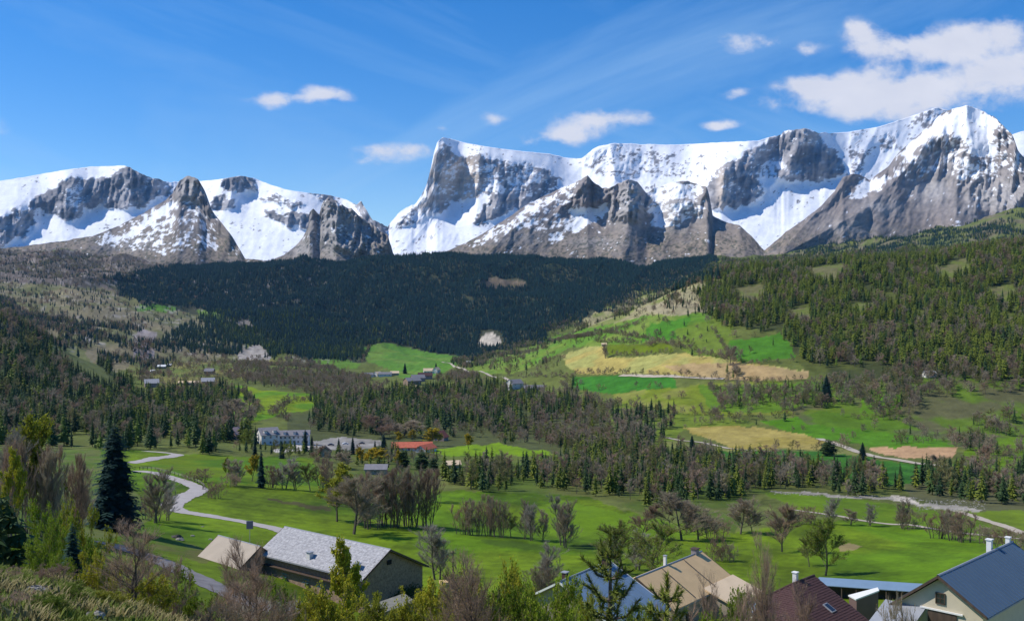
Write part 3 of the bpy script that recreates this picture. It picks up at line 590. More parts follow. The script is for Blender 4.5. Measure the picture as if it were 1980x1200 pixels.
PROTO['larch'] = [conifer_mesh('larch', 40+i, 18, R, 9, 6, M['larch'], droop=.2, power=.75) for i, R in enumerate((3.6, 4.3))]
PROTO['spruce_mid'] = [conifer_mesh('spruce_tree', 50+i, 18, R, 17, 8, M['spruce'] if i < 2 else M['olive_pine'], droop=.3) for i, R in enumerate((3.3, 4.0, 3.9))]
PROTO['bare'] = [deciduous('bare_tree', 60+i, 12, 4.4, 1, 10, 5, 620, .13, mats=mt, twl=1.5, trunkfrac=.2) for i, mt in enumerate((M['twig'], M['red_twig'], M['twig'], M['olive_twig']))]
PROTO['bush'] = [deciduous('bare_bush', 70+i, 5, 2.4, 4, 5, 3, 420, .09, mats=mt, twl=1.1, trunkfrac=.1, clump=1.3) for i, mt in enumerate((M['twig'], M['red_twig'], M['olive_twig']))]
PROTO['leafy'] = [deciduous('leafing_tree', 80+i, 10, 3.4, 1, 9, 4, 160, .08, 700, .5, leafmat=lm, twl=1.3) for i, lm in enumerate((M['green_leaf'], M['spring']))]
HT = {'spruce': 18, 'dark': 18, 'olive': 18, 'larch': 18, 'spruce_mid': 18, 'bare': 12, 'bush': 5, 'leafy': 10}
# ---- scatter
dA = np.abs(np.gradient(GX, axis=1)*np.gradient(GD, axis=0))
sx_ = GPX+(fbm(GPX/40, GPY/22, 4, 131)-.5)*85+(RNG.random(GPX.shape)-.5)*14; sy_ = GPY+(fbm(GPX/40, GPY/22, 4, 141)-.5)*26+(RNG.random(GPX.shape)-.5)*5
def scatter(P, dens, kinds, hr, cut=None, clump=.0, maxn=60000, seed=0, holes=()):
    rg = np.random.default_rng(900+seed)
    m = inpoly(sx_, sy_, P) & (GPY <= runmin+6)
    for h in holes: m &= ~inpoly(wx, wy, h)
    if clump: m &= fbm(GX/60, GD/60, 3, 400+seed) > clump
    w = np.where(m, dA, 0)[:-1, :-1]; A = w.sum(); n = int(min(A*dens, maxn))
    if n == 0: return []
    idx = rg.choice(w.size, n, p=(w/A).ravel()); r = idx//w.shape[1]; c = idx % w.shape[1]; a = rg.random(n); b = rg.random(n)
    f = lambda Q: (Q[r, c]*(1-a)+Q[r+1, c]*a)*(1-b)+(Q[r, c+1]*(1-a)+Q[r+1, c+1]*a)*b
    x, y, z = f(GX), f(GD), f(GZ); h = rg.uniform(hr[0], hr[1], n)*np.where(rg.random(n) < .2, .75, 1)
    ks = rg.choice(len(kinds), n, p=np.array([k[1] for k in kinds])/sum(k[1] for k in kinds))
    return [(kinds[k][0], x[i], y[i], z[i], h[i]) for i, k in enumerate(ks)]
FORESTS = []   # (object name, phrase, trees)
def forest(name, phrase, P, dens, kinds, hr, **kw): FORESTS.append((name, phrase, scatter(P, dens, kinds, hr, seed=len(FORESTS), **kw)))
GREENS = [[(700,668),(760,662),(810,678),(890,690),(880,705),(850,722),(790,740),(760,718),(715,700)],[(460,692),(473,680),(498,666),(514,684),(514,694),(480,694)],[(922,668),(926,644),(945,636),(970,650),(972,668),(950,674)],[(458,626),(473,621),(484,632),(476,638),(462,636)],[(925,548),(950,538),(1015,544),(1012,556),(950,558)],[(258,648),(275,632),(300,640),(302,672),(295,705),(262,690)]]
HCLEAR = [[(1550,522),(1625,508),(1650,532),(1585,545)],[(1800,525),(1862,498),(1885,528),(1830,548)],[(1415,562),(1470,548),(1490,578),(1430,594)],[(1640,590),(1700,580),(1690,604),(1650,608)],[(1900,560),(1960,548),(1970,580),(1920,590)],[(1520,600),(1560,592),(1570,622),(1530,628)]]
forest('far_spruce_forest', 'the dark forest below the snowy mountains', [(190,545),(330,512),(470,494),(620,498),(760,498),(900,486),(1050,496),(1140,496),(1232,514),(1250,560),(1160,605),(1000,668),(900,696),(780,682),(700,662),(640,690),(560,695),(520,650),(420,610),(300,590),(230,570)], .017, [('dark', 1)], (14, 22), holes=GREENS)
forest('far_spruce_forest', 'the dark forest in the notch above the right hill', [(1235,525),(1290,506),(1380,500),(1400,540),(1250,570)], .017, [('dark', 1)], (14, 22))
forest('mixed_slope_forest', 'the lower slope left of the valley hamlet', [(300,660),(330,640),(420,615),(520,640),(640,640),(700,662),(700,700),(600,705),(540,690),(440,690),(380,690),(310,690)], .010, [('dark', .6), ('spruce', .4)], (13, 20), holes=GREENS)
forest('sparse_conifers', 'the pale slope under the left mountains', [(-300,480),(0,482),(330,512),(420,600),(300,640),(-300,640)], .0016, [('dark', .8), ('bush', .2)], (9, 17), holes=[])
forest('sparse_conifers', 'the brown rocky slope at left', [(-300,480),(200,486),(330,512),(250,560),(100,545),(-300,540)], .0035, [('dark', .6), ('bush', .4)], (6, 13), clump=.45)
forest('slope_clumps', 'the pale slope under the left mountains', [(-300,560),(0,580),(60,600),(130,620),(250,640),(340,680),(300,720),(100,680),(-300,640)], .016, [('dark', .7), ('bare', .2), ('olive', .1)], (10, 17), clump=.48)
forest('near_left_forest', 'the wooded hillside at the left edge', [(-300,600),(0,598),(60,636),(130,676),(250,738),(260,800),(0,850),(-300,870)], .012, [('spruce', .72), ('olive', .16), ('bare', .12)], (12, 20), holes=[[(95,670),(140,660),(200,715),(225,755),(190,745),(120,700)]], clump=.36)
forest('valley_belt_forest', 'the conifer belt behind the white hotel', [(180,765),(300,758),(460,752),(475,790),(430,830),(500,850),(500,870),(280,872),(-100,860),(0,820)], .016, [('spruce', .5), ('olive', .24), ('larch', .12), ('bare', .14)], (9, 18), clump=.34)
forest('centre_forest', 'the conifer wood right of the yellow meadow', [(600,775),(700,765),(880,745),(1000,755),(1090,770),(1130,800),(1000,835),(880,840),(740,840),(640,845),(600,820)], .012, [('spruce', .5), ('olive', .22), ('larch', .12), ('bare', .16)], (11, 18))
forest('valley_bare_wood', 'the bare wood near the valley hamlet', [(440,705),(560,700),(700,725),(740,755),(640,775),(560,752),(440,742)], .012, [('bare', .88), ('spruce', .12)], (8, 13))
forest('valley_bare_wood', 'the bare wood below the white farmhouse', [(860,730),(980,735),(1100,745),(1180,800),(1200,870),(1060,865),(1000,830),(1100,800),(1000,765),(880,760)], .016, [('bare', .75), ('spruce', .15), ('olive', .1)], (7, 13), holes=[[(925,722),(1085,722),(1085,778),(925,778)]], clump=.3)
forest('hamlet_trees', 'the slope around the left hamlet', [(250,690),(440,690),(440,735),(260,760)], .003, [('bare', .6), ('bush', .25), ('spruce', .15)], (7, 12))
forest('hotel_thicket', 'the thicket between the hotel and the upper meadow', [(400,864),(600,874),(860,882),(860,906),(700,906),(600,888),(400,882)], .014, [('olive', .42), ('bare', .33), ('spruce', .25)], (4.5, 8))
forest('valley_thicket', 'the bushes between the red roofs and the central wood', [(600,822),(700,815),(860,835),(1000,838),(1180,865),(1130,885),(1060,866),(960,850),(860,846),(700,836),(620,838)], .012, [('bare', .55), ('spruce', .25), ('olive', .2)], (6, 12))
forest('centre_thicket', 'the mixed thicket under the bright clearing', [(1090,860),(1180,850),(1290,875),(1290,900),(1180,915),(1090,900)], .014, [('olive', .4), ('bare', .4), ('spruce', .2)], (7, 13))
forest('far_spruce_forest', 'the lower edge of the dark forest', [(420,612),(560,600),(760,640),(880,690),(700,700),(520,690),(440,660)], .006, [('spruce', .7), ('larch', .2), ('olive', .1)], (14, 21), holes=GREENS)
forest('riverside_forest', 'the long conifer belt across the valley floor', [(840,928),(900,918),(1080,915),(1180,895),(1280,885),(1390,892),(1480,895),(1690,930),(1760,950),(1640,955),(1480,948),(1420,965),(1300,985),(1240,980),(1130,955),(1000,945),(840,945)], .034, [('spruce', .42), ('olive', .30), ('bare', .28)], (6.5, 13))
forest('riverside_forest', 'the small wood right of the gravel river', [(1760,935),(1850,920),(2100,925),(2280,920),(2280,985),(1900,978),(1780,962)], .020, [('spruce', .6), ('olive', .15), ('bare', .25)], (9, 14))
forest('centre_right_trees', 'the knoll of dark conifers under the tan field', [(1180,800),(1290,790),(1290,830),(1270,870),(1190,860)], .012, [('spruce', .7), ('bare', .3)], (11, 18))
forest('hill_forest', 'the olive green forest on the right hillside', [(1375,520),(1430,500),(1540,502),(1700,490),(1980,466),(2280,446),(2280,760),(1980,745),(1800,720),(1700,700),(1600,715),(1560,700),(1530,660),(1500,640),(1400,632),(1360,610),(1370,570)], .021, [('olive', .56), ('spruce', .20), ('larch', .10), ('bare', .14)], (11, 20), clump=.28, holes=HCLEAR)
forest('hill_bare_wood', 'the bare brown wood at the foot of the right hill', [(1400,720),(1500,735),(1600,720),(1700,700),(1980,730),(2280,730),(2280,860),(1960,850),(1900,885),(1840,850),(1740,815),(1640,800),(1560,790),(1480,805),(1400,790),(1380,750)], .020, [('bare', .78), ('spruce', .16), ('larch', .10)], (8, 14), clump=.42)
forest('hill_edge_trees', 'the grassy terraces on the right hill', [(920,712),(1060,652),(1160,610),(1300,545),(1400,520),(1400,640),(1500,660),(1400,720),(1240,664),(1100,670),(1080,720),(1000,735)], .0016, [('bare', .45), ('bush', .3), ('spruce', .25)], (6, 12), clump=.3)
forest('hill_edge_trees', 'the crest of the right hill', [(880,702),(1000,662),(1140,598),(1300,530),(1390,512),(1390,545),(1300,560),(1150,622),(1000,684),(900,712)], .016, [('spruce', .5), ('olive', .2), ('bare', .3)], (8, 14), clump=.4)
forest('high_conifers', 'the high slope above the right hill', [(1500,500),(1560,480),(1660,468),(1790,430),(1860,452),(2000,390),(2280,350),(2280,445),(1900,470),(1700,492)], .015, [('dark', .85), ('olive', .15)], (9, 17), clump=.44)
forest('knoll_conifers', 'the pale knoll at the top of the right hill', [(1230,570),(1300,540),(1400,515),(1400,610),(1320,612)], .005, [('spruce', .6), ('dark', .2), ('bare', .2)], (8, 15))
forest('lower_hillside_trees', 'the meadows below the right hill', [(1100,745),(1400,740),(1560,800),(1850,850),(1990,850),(1980,910),(1700,880),(1400,830),(1200,800)], .0013, [('bare', .5), ('bush', .42), ('spruce', .08)], (5, 10), holes=[[(1320,826),(1440,822),(1598,852),(1580,869),(1415,868)],[(1680,864),(1850,863),(1846,887),(1700,876)]])
def hedge(name, phrase, lines, step, kinds, hr):
    rg = np.random.default_rng(len(FORESTS)+50); out = []
    for ln in lines:
        for (x0, y0), (x1, y1) in zip(ln[:-1], ln[1:]):
            a = hit(x0, y0); b = hit(x1, y1); n = max(1, int((a-b).length/step))
            for i in range(n):
                t = (i+rg.random())/n; px = x0+(x1-x0)*t+rg.normal()*1.5; p = hit(px, y0+(y1-y0)*t+rg.normal()*.8)
                k = kinds[rg.integers(len(kinds))]; h = rg.uniform(*hr)*(1 if k != 'bush' else .6); out.append((k, p.x, p.y, p.z, h))
    FORESTS.append((name, phrase, out))
hedge('hedgerow', 'the hedges between the right hill fields', [[(1105,722),(1220,724),(1300,726)],[(1300,727),(1400,736),(1500,738),(1560,735)],[(1176,686),(1240,688),(1300,684)],[(1150,662),(1230,664),(1300,663),(1360,660)],[(1180,782),(1300,800),(1400,806)],[(1320,826),(1400,815),(1470,812),(1530,800)],[(1150,640),(1250,655),(1400,695),(1480,706)],
  [(1060,660),(1150,648),(1240,625)],[(1380,640),(1420,700),(1540,700)],[(1620,806),(1700,812),(1760,800)],[(1750,858),(1850,850),(1900,845)],[(1860,905),(1940,890),(1980,870)],[(1650,760),(1700,800),(1780,830)],[(960,716),(1040,700),(1090,690)],[(1370,745),(1400,790),(1380,815)],[(1000,730),(1080,728),(1110,735)],[(1500,870),(1640,868)]], 6.0, ['bare', 'bush', 'bush', 'bare'], (5, 10))
hedge('hedgerow', 'the hedges of the left meadows', [[(400,742),(470,760),(500,790),(480,820)],[(530,800),(560,780),(620,770)],[(450,790),(520,800),(560,815)],[(640,700),(700,700),(715,668)],[(300,745),(350,752),(440,745)]], 6, ['bare', 'bush', 'spruce'], (6, 12))
# scatter -> individuals (the largest in view) and joined masses
KLASS = {'spruce': 'conifer', 'dark': 'conifer', 'olive': 'conifer', 'larch': 'conifer', 'spruce_mid': 'conifer', 'bare': 'bare tree', 'bush': 'bush', 'leafy': 'tree'}
LOOK = {'spruce': 'dark green conifer', 'olive': 'olive green conifer', 'larch': 'light green larch', 'dark': 'small dark conifer', 'bare': 'grey brown bare tree', 'bush': 'low bare bush'}
LIMIT = {'conifer': 240, 'bare tree': 225, 'bush': 60}
allt = [(t[4]/t[2], fi, ti) for fi, (n, p, ts) in enumerate(FORESTS) for ti, t in enumerate(ts) if -20 < CX+F*t[1]/t[2] < 2000]
allt.sort(reverse=True); cnt = {}; solo = set()
for s, fi, ti in allt:
    k = KLASS[FORESTS[fi][2][ti][0]]
    if cnt.get(k, 0) < LIMIT.get(k, 0): cnt[k] = cnt.get(k, 0)+1; solo.add((fi, ti))
LAND = [(540,845,'the white hotel'),(800,865,'the red roofed building'),(995,742,'the white farmhouse'),(1470,850,'the tan field'),(1765,875,'the pinkish ploughed field'),(1250,700,'the yellow field'),(820,725,'the valley hamlet'),(1600,960,'the gravel river bed'),(1000,880,'the bright green clearing'),(500,775,'the yellow green meadow'),(360,740,'the left hamlet'),(310,878,'the far bend of the road'),(1900,880,'the green slope at the right edge'),(1360,640,'the grassy terraces'),(300,800,'the long conifer belt at left'),(100,780,'the leafing tree at the left edge'),(222,820,'the top of the big black fir'),(680,800,'the dome shaped bare tree'),(880,790,'the middle of the central wood'),(1080,830,'the brown bare wood'),(1240,830,'the dark conifer knoll'),(900,925,'the gap at the left end of the river belt'),(1010,930,'the meadow with the hedge of bare trees'),(1120,930,'the densest part of the river belt'),(1240,930,'the near corner of the river belt'),(1340,920,'the broad bare tree with two trunks'),(1430,920,'the reddish vase shaped tree'),(1530,920,'the dark green field'),(1640,930,'the right end of the river belt'),(1820,950,'the heaped river stones'),(1920,950,'the small wood at the right edge'),(1100,900,'the wood edge under the brown trees'),(1700,800,'the round green field on the lower hill')]
def where(px, py):
    d = sorted((abs(px-a)+2*abs(py-b), a, b, n) for a, b, n in LAND)[0]; dx, dy = px-d[1], py-d[2]
    if abs(dx) > 1.5*abs(dy): return ('right of ' if dx > 0 else 'left of ')+d[3]
    return ('below ' if dy > 0 else 'above ')+d[3]
NM = {'spruce': 'conifer_tree', 'olive': 'conifer_tree', 'larch': 'larch_tree', 'dark': 'conifer_tree', 'bare': 'bare_tree', 'bush': 'bare_bush'}
def inst_group(name, trees, phrase):
    kinds = sorted(set(t[0] for t in trees)); coll = bpy.data.collections.new(name+'_kinds'); order = []
    for k in kinds:
        for me in PROTO[k]: order.append((k, me))
    for i, (k, me) in enumerate(order):
        o = bpy.data.objects.new('%03d_%s' % (i, me.name), me); coll.objects.link(o)
    start = {}
    for i, (k, me) in enumerate(order): start.setdefault(k, i)
    n = len(trees); rg = np.random.default_rng(n)
    me = bpy.data.meshes.new(name); me.vertices.add(n); me.vertices.foreach_set('co', np.array([(t[1], t[2], t[3]) for t in trees], np.float32).ravel())
    a = me.attributes.new('idx', 'INT', 'POINT'); a.data.foreach_set('value', np.array([start[t[0]]+rg.integers(len(PROTO[t[0]])) for t in trees], np.int32))
    h = np.array([t[4]/HT[t[0]] for t in trees]); wv = h*rg.uniform(.85, 1.25, n)
    a = me.attributes.new('scl', 'FLOAT_VECTOR', 'POINT'); a.data.foreach_set('vector', np.stack([wv, wv, h], -1).astype(np.float32).ravel())
    a = me.attributes.new('rot', 'FLOAT_VECTOR', 'POINT'); a.data.foreach_set('vector', np.stack([rg.uniform(-.04, .04, n), rg.uniform(-.04, .04, n), rg.uniform(0, 6.28, n)], -1).astype(np.float32).ravel())
    o = link(name, me); ng = bpy.data.node_groups.new(name+'_nodes', 'GeometryNodeTree')
    ng.interface.new_socket('Geometry', in_out='INPUT', socket_type='NodeSocketGeometry'); ng.interface.new_socket('Geometry', in_out='OUTPUT', socket_type='NodeSocketGeometry')
    gi = ng.nodes.new('NodeGroupInput'); go = ng.nodes.new('NodeGroupOutput'); ip = ng.nodes.new('GeometryNodeInstanceOnPoints'); ci = ng.nodes.new('GeometryNodeCollectionInfo')
    ci.inputs['Collection'].default_value = coll; ci.inputs['Separate Children'].default_value = True; ci.inputs['Reset Children'].default_value = True
    def named(nm, ty):
        q = ng.nodes.new('GeometryNodeInputNamedAttribute'); q.data_type = ty; q.inputs[0].default_value = nm
        return [s for s in q.outputs if s.enabled and s.name == 'Attribute'][0]
    Lk = ng.links; Lk.new(gi.outputs[0], ip.inputs['Points']); Lk.new(ci.outputs[0], ip.inputs['Instance']); ip.inputs['Pick Instance'].default_value = True
    Lk.new(named('idx', 'INT'), ip.inputs['Instance Index'])
    er = ng.nodes.new('FunctionNodeEulerToRotation'); Lk.new(named('rot', 'FLOAT_VECTOR'), er.inputs[0]); Lk.new(er.outputs[0], ip.inputs['Rotation'])
    Lk.new(named('scl', 'FLOAT_VECTOR'), ip.inputs['Scale']); Lk.new(ip.outputs[0], go.inputs[0])
    md = o.modifiers.new('plants', 'NODES'); md.node_group = ng; return o
LABELLED = {}
for fi, (name, phrase, ts) in enumerate(FORESTS):
    rest = [t for ti, t in enumerate(ts) if (fi, ti) not in solo]
    if rest: tag(inst_group(name, rest, phrase), 'mass of trees in '+phrase, 'forest', kind='stuff')
    for ti, t in enumerate(ts):
        if (fi, ti) not in solo: continue
        k = t[0]; me = (PROTO['spruce_mid'][RNG.integers(2)] if k == 'spruce' else PROTO['spruce_mid'][2] if k == 'olive' else PROTO[k][RNG.integers(len(PROTO[k]))])
        o = link(NM[k], me, None, (t[1], t[2], t[3])); s = t[4]/HT[k]; w = s*RNG.uniform(.85, 1.2); o.scale = (w, w, s); o.rotation_euler = (0, 0, RNG.uniform(0, 6.28))
        px, py = CX+F*t[1]/t[2], CY-F*t[3]/t[2]; hgt = t[4]
        size = 'tall ' if hgt > {'bare': 11.5, 'bush': 8}.get(k, 16) else 'short ' if hgt < {'bare': 8.5, 'bush': 5}.get(k, 11) else 'medium height '
        wd_ = 'broad ' if w > s*1.08 else 'narrow ' if w < s*.94 else ''
        lab = size+wd_+LOOK[k]+' '+where(px, py); tag(o, lab, KLASS[k], LOOK[k]+'s in '+phrase); LABELLED.setdefault(lab, []).append((px, o))
ORD = ['first', 'second', 'third', 'fourth', 'fifth', 'sixth', 'seventh', 'eighth', 'ninth', 'tenth', 'eleventh', 'twelfth']
for lab, lst in LABELLED.items():
    lst.sort(key=lambda t: t[0]); n = len(lst)
    for i, (px, o) in enumerate(lst):
        if n == 2: suf = ', '+('left', 'right')[i]+' one'
        elif n == 3: suf = ', '+('left', 'middle', 'right')[i]+' one'
        elif n > 3: suf = ', '+('leftmost' if i == 0 else 'rightmost' if i == n-1 else ORD[min(i, 11)]+' from left')
        else: suf = ''
        w_ = lab.split(); k_ = 16-len(suf.split())+(1 if suf.startswith(',') and False else 0); o['label'] = ' '.join(w_[:k_])+suf
# ------------------------------------------------------------------ roads and tracks
def smooth_path(pts, n=8):
    out = []
    P_ = [pts[0]]+list(pts)+[pts[-1]]
    for i in range(1, len(P_)-2):
        a, b, c, d = P_[i-1], P_[i], P_[i+1], P_[i+2]
        for j in range(n):
            t = j/n; out.append(0.5*((2*b)+(c-a)*t+(2*a-5*b+4*c-d)*t*t+(3*b-a-3*c+d)*t**3))
    out.append(pts[-1]); return out
def ribbon(name, pix, width, mat, lift=.06, dmin=0, sub=10, wpix=None):
    pts = [hit(a, b, dmin) for a, b in pix]; pts = smooth_path([Vector((p.x, p.y, 0)) for p in pts], sub); vs = []; fs = []; n = 7
    zs = [gz(p.x, p.y) for p in pts]; k = max(1, sub//2); zs = [sum(zs[max(0, i-k):i+k+1])/len(zs[max(0, i-k):i+k+1]) for i in range(len(zs))]
    for i, p in enumerate(pts):
        d = (pts[min(i+1, len(pts)-1)]-pts[max(i-1, 0)]).normalized(); s = Vector((d.y, -d.x, 0)); w = width*(1+.06*math.sin(i*1.7)+.05*math.sin(i*.6))
        for j in range(n):
            q = p+s*w*((j/(n-1))-.5); e = abs(j/(n-1)-.5)*2
            vs.append((q.x, q.y, max(gz(q.x, q.y)+lift, zs[i]*.0+gz(q.x, q.y)+lift)+(.03*(1-e))))
    for i in range(len(pts)-1):
        for j in range(n-1): fs.append((i*n+j, i*n+j+1, (i+1)*n+j+1, (i+1)*n+j))
    m = MB(); m.add(vs, fs); o = m.build(name, mat, smooth=True); return tag(o, kind='structure')
M['road'] = plain('pale_worn_asphalt', (.40,.36,.33), .9, .10, .35, .1, .01)
M['road_dark'] = plain('grey_worn_asphalt', (.20,.185,.18), .9, .22, .5, .15, .01)
M['track'] = plain('pale_gravel_track', (.42,.36,.28), .95, .2, .4, .2, .02)
ribbon('road', [(215,1050),(250,1063),(300,1080),(350,1103),(400,1126),(450,1150),(500,1172),(560,1192),(640,1212)], 5.6, M['road_dark'], .07, 80)
ribbon('road', [(262,910),(285,912),(310,917),(340,926),(368,936),(384,944),(378,951),(358,960),(338,971),(332,979),(345,987),(372,992),(410,998),(470,1008),(520,1019),(560,1030),(610,1048)], 5.6, M['road'], .09, 90)
ribbon('road', [(250,895),(285,889),(315,884),(338,880.5),(345,878.5),(330,876),(305,873.5),(280,872)], 5.5, M['road'], .09, 90)
ribbon('track', [(1530,985),(1590,993),(1650,1003),(1720,1013),(1760,1014.5),(1830,1026),(1900,1034),(1980,1042)], 3.0, M['track'], .12, 90)
ribbon('track', [(1850,988),(1880,997),(1920,1010),(1960,1024),(2000,1040),(2060,1062)], 3.4, M['track'], .12, 90)
ribbon('track', [(1585,848),(1610,856),(1640,867),(1670,877),(1720,887),(1780,897),(1850,905)], 5.5, M['track'], .35, 90)
ribbon('track', [(1290,846),(1320,852),(1380,860),(1420,868),(1490,873)], 3.5, M['track'], .3, 90)
ribbon('track', [(1200,726),(1240,727),(1290,727),(1330,730),(1400,733)], 7, M['track'], .6, 90)
ribbon('track', [(855,700),(875,706),(900,716),(940,722),(985,736)], 5, M['track'], .8, 90)
# ------------------------------------------------------------------ buildings
M['slate'] = plain('lichen_grey_roof', (.34,.33,.34), .85, .28, 2.2, .3, .02, col2=(.50,.49,.49))
M['moss_roof'] = plain('mossy_grey_roof', (.22,.21,.17), .9, .3, 2)
M['tan_grey'] = plain('greyish_tan_roof', (.39,.33,.26), .8, .08, .6)
M['tan'] = plain('tan_sheet_roof', (.63,.43,.22), .75, .08, .6)
M['tan_light'] = plain('pale_tan_sheet_roof', (.70,.53,.34), .75, .07, .6)
M['maroon'] = plain('brown_red_roof_tile', (.085,.045,.042), .8, .25, 5, .2, .02)
M['blue_roof'] = plain('blue_grey_metal_roof', (.085,.125,.17), .45, .06, .4, spec=.4)
M['sky_roof'] = plain('light_blue_metal_roof', (.16,.235,.32), .5, .08, .5, spec=.4)
M['pinkshade'] = plain('shade_toned_pink_wall', (.17,.11,.10), .9, .1, 1)  # darker pink wall, with the shade on it put into the colour
M['cream'] = plain('cream_render', (.56,.49,.36), .9, .07, 1.2)
M['stone'] = plain('rough_fieldstone', (.29,.205,.145), .95, .4, 3.5, .8, .08)
M['beige'] = plain('beige_render', (.36,.30,.23), .9, .12, 1.2)
M['white'] = plain('white_paint', (.72,.71,.68), .7, .04, 2)
M['wood'] = plain('weathered_dark_wood', (.085,.06,.045), .85, .3, 3, .2, .02, stretch=(1, 1, .15))
M['dark'] = plain('dark_opening', (.018,.016,.015), .9, .1, 1)
M['teal'] = plain('teal_paint', (.10,.24,.24), .7, .1, 2)
M['zinc'] = plain('zinc_trim', (.30,.31,.33), .5, .08, 2, spec=.4)
M['red_roof'] = plain('red_tile_roof', (.48,.13,.075), .8, .18, .5)
M['grey_roof'] = plain('grey_roof', (.22,.21,.22), .8, .15, .5)
M['whitewall'] = plain('white_wall', (.68,.66,.62), .85, .05, .5)
M['pinkwall'] = plain('pinkish_wall', (.36,.26,.24), .85, .08, .5)
m_, N_, L_, P_g = newmat('window_glass'); P_g.inputs['Base Color'].default_value = (.02, .025, .035, 1); P_g.inputs['Roughness'].default_value = .08; P_g.inputs['Specular IOR Level'].default_value = .8; M['glass'] = m_
def window(root, c, u, w, h, frame='white', pane=True):
    """c centre on the wall face (local), u unit vector along the wall; outward = u x z"""
    u = Vector(u).normalized(); nrm = u.cross(Vector((0, 0, 1))).normalized(); c = Vector(c); f = MB(); t = max(.07, w*.09)
    R = Vector((1, 0, 0)).rotation_difference(u).to_matrix()
    for dx, dz, sx, sz in ((0, h/2, w+t, t), (0, -h/2, w+t, t), (-w/2, 0, t, h), (w/2, 0, t, h), (0, 0, t*.6, h), (0, 0, w, t*.6)):
        e = .07 if (sx, sz) in ((t*.6, h), (w, t*.6)) else .11
        f.box(c+u*dx+Vector((0, 0, dz))+nrm*.03, (sx, e, sz), R)
    o = f.build('window', M[frame], root)
    p = MB(); p.box(c+nrm*.012, (w-t*.3, .04, h-t*.3), R); p.build('pane', M['glass'], o); return o
def panel(root, name, c, u, w, h, mat, th=.08, parent2=None):
    u = Vector(u).normalized(); nrm = u.cross(Vector((0, 0, 1))).normalized(); R = Vector((1, 0, 0)).rotation_difference(u).to_matrix()
    m = MB(); m.box(Vector(c)+nrm*th*.4, (w, th, h), R); return m.build(name, M[mat], root)
def house(name, label, A, yaw, L, W1, W2, h1, h2, zg, roof, wall, cat='house', over=.45, th=.16, trim='wood', courses=0, seams=0, group=None, roof2=None):
    """local x runs along the ridge from A, +y is the W1 side; zg is the ground height at the root"""
    root = empty(name, (A[0], A[1], zg), yaw, label, cat, group); zr = A[2]-zg
    r1, r2 = h1/W1, h2/W2; o = over
    w = MB(); x0, x1 = o, L-o; a1, a2 = W1-o, W2-o
    y1, y2 = a1, -a2; z1 = zr-a1*r1-.12; z2 = zr-a2*r2-.12
    w.prism([(x0, y1, -1.5), (x0, y1, z1), (x0, 0, zr-.12), (x0, y2, z2), (x0, y2, -1.5)], (x1-x0, 0, 0)); w.build('wall', M[wall], root)
    for sg, Wd, hd in ((1, W1, h1), (-1, W2, h2)):
        n = Vector((0, sg*hd, Wd)).normalized()*th; m = MB()
        e0 = 0 if sg == 1 else .004
        m.prism([(0, sg*e0, zr), (L, sg*e0, zr), (L, sg*Wd, zr-hd), (0, sg*Wd, zr-hd)], tuple(n)); ro = m.build('roof', M[roof2 if (roof2 and sg == -1) else roof], root)
        sl = math.hypot(Wd, hd); dn = Vector((0, sg*Wd, -hd)).normalized(); nn = n.normalized()
        R = Vector((0, 0, 1)).rotation_difference(nn).to_matrix()
        if courses:
            c = MB(); k = int(sl/courses); bx = .33
            for i in range(k):
                b = Vector((L/2, 0, zr))+dn*(i+.5)*courses+nn*(th+.015)
                nb = int(L/bx)
                for j in range(nb):
                    jj = (j+.5*(i % 2))*bx+bx/2
                    if jj > L-.05: continue
                    p = Vector((jj, b.y, b.z))+nn*random.uniform(-.008, .012)
                    tlt = R @ Vector((0, 0, 1)); c.box(p, (bx*.94, courses*.97, .03), R)
            q = c.build('roof_tiles', M[roof2 if (roof2 and sg == -1) else roof], ro); q['kind'] = 'stuff'
        if seams:
            for j in range(1, int(L/seams)):
                c = MB(); b = Vector((j*seams, 0, zr))+dn*sl/2+nn*(th+.015); c.box(b, (.035, sl-.06, .05), R); c.build('roof_seam', M[roof], ro)
        g = MB(); g.box(Vector((L/2, sg*(Wd+.05), zr-hd+.02)), (L-.1, .1, .12)); g.build('gutter', M['zinc'], root)
        for xx in (-.02, L+.02):
            v = MB(); v.prism([(xx-.04, sg*.01, zr-.04), (xx-.04, sg*Wd, zr-hd-.04), (xx-.04, sg*Wd, zr-hd+th+.03), (xx-.04, sg*.01, zr+th+.05)], (.08, 0, 0)); v.build('bargeboard', M[trim], root)
    rc = MB(); rc.tube([Vector((-.05, 0, zr+th)), Vector((L+.05, 0, zr+th))], [.11, .11], 6, cap=True); rc.build('ridge_cap', M['zinc'], root)
    root['zr'] = zr; return root
def chimney(root, x, y, z0, h, w, mat, cap='wood', parent=None):
    m = MB(); m.box((x, y, z0+h/2), (w, w, h)); o = m.build('chimney', M[mat], root)
    c = MB(); c.box((x, y, z0+h+.05), (w*1.35, w*1.35, .09)); c.build('chimney_cap', M[cap], o); return o
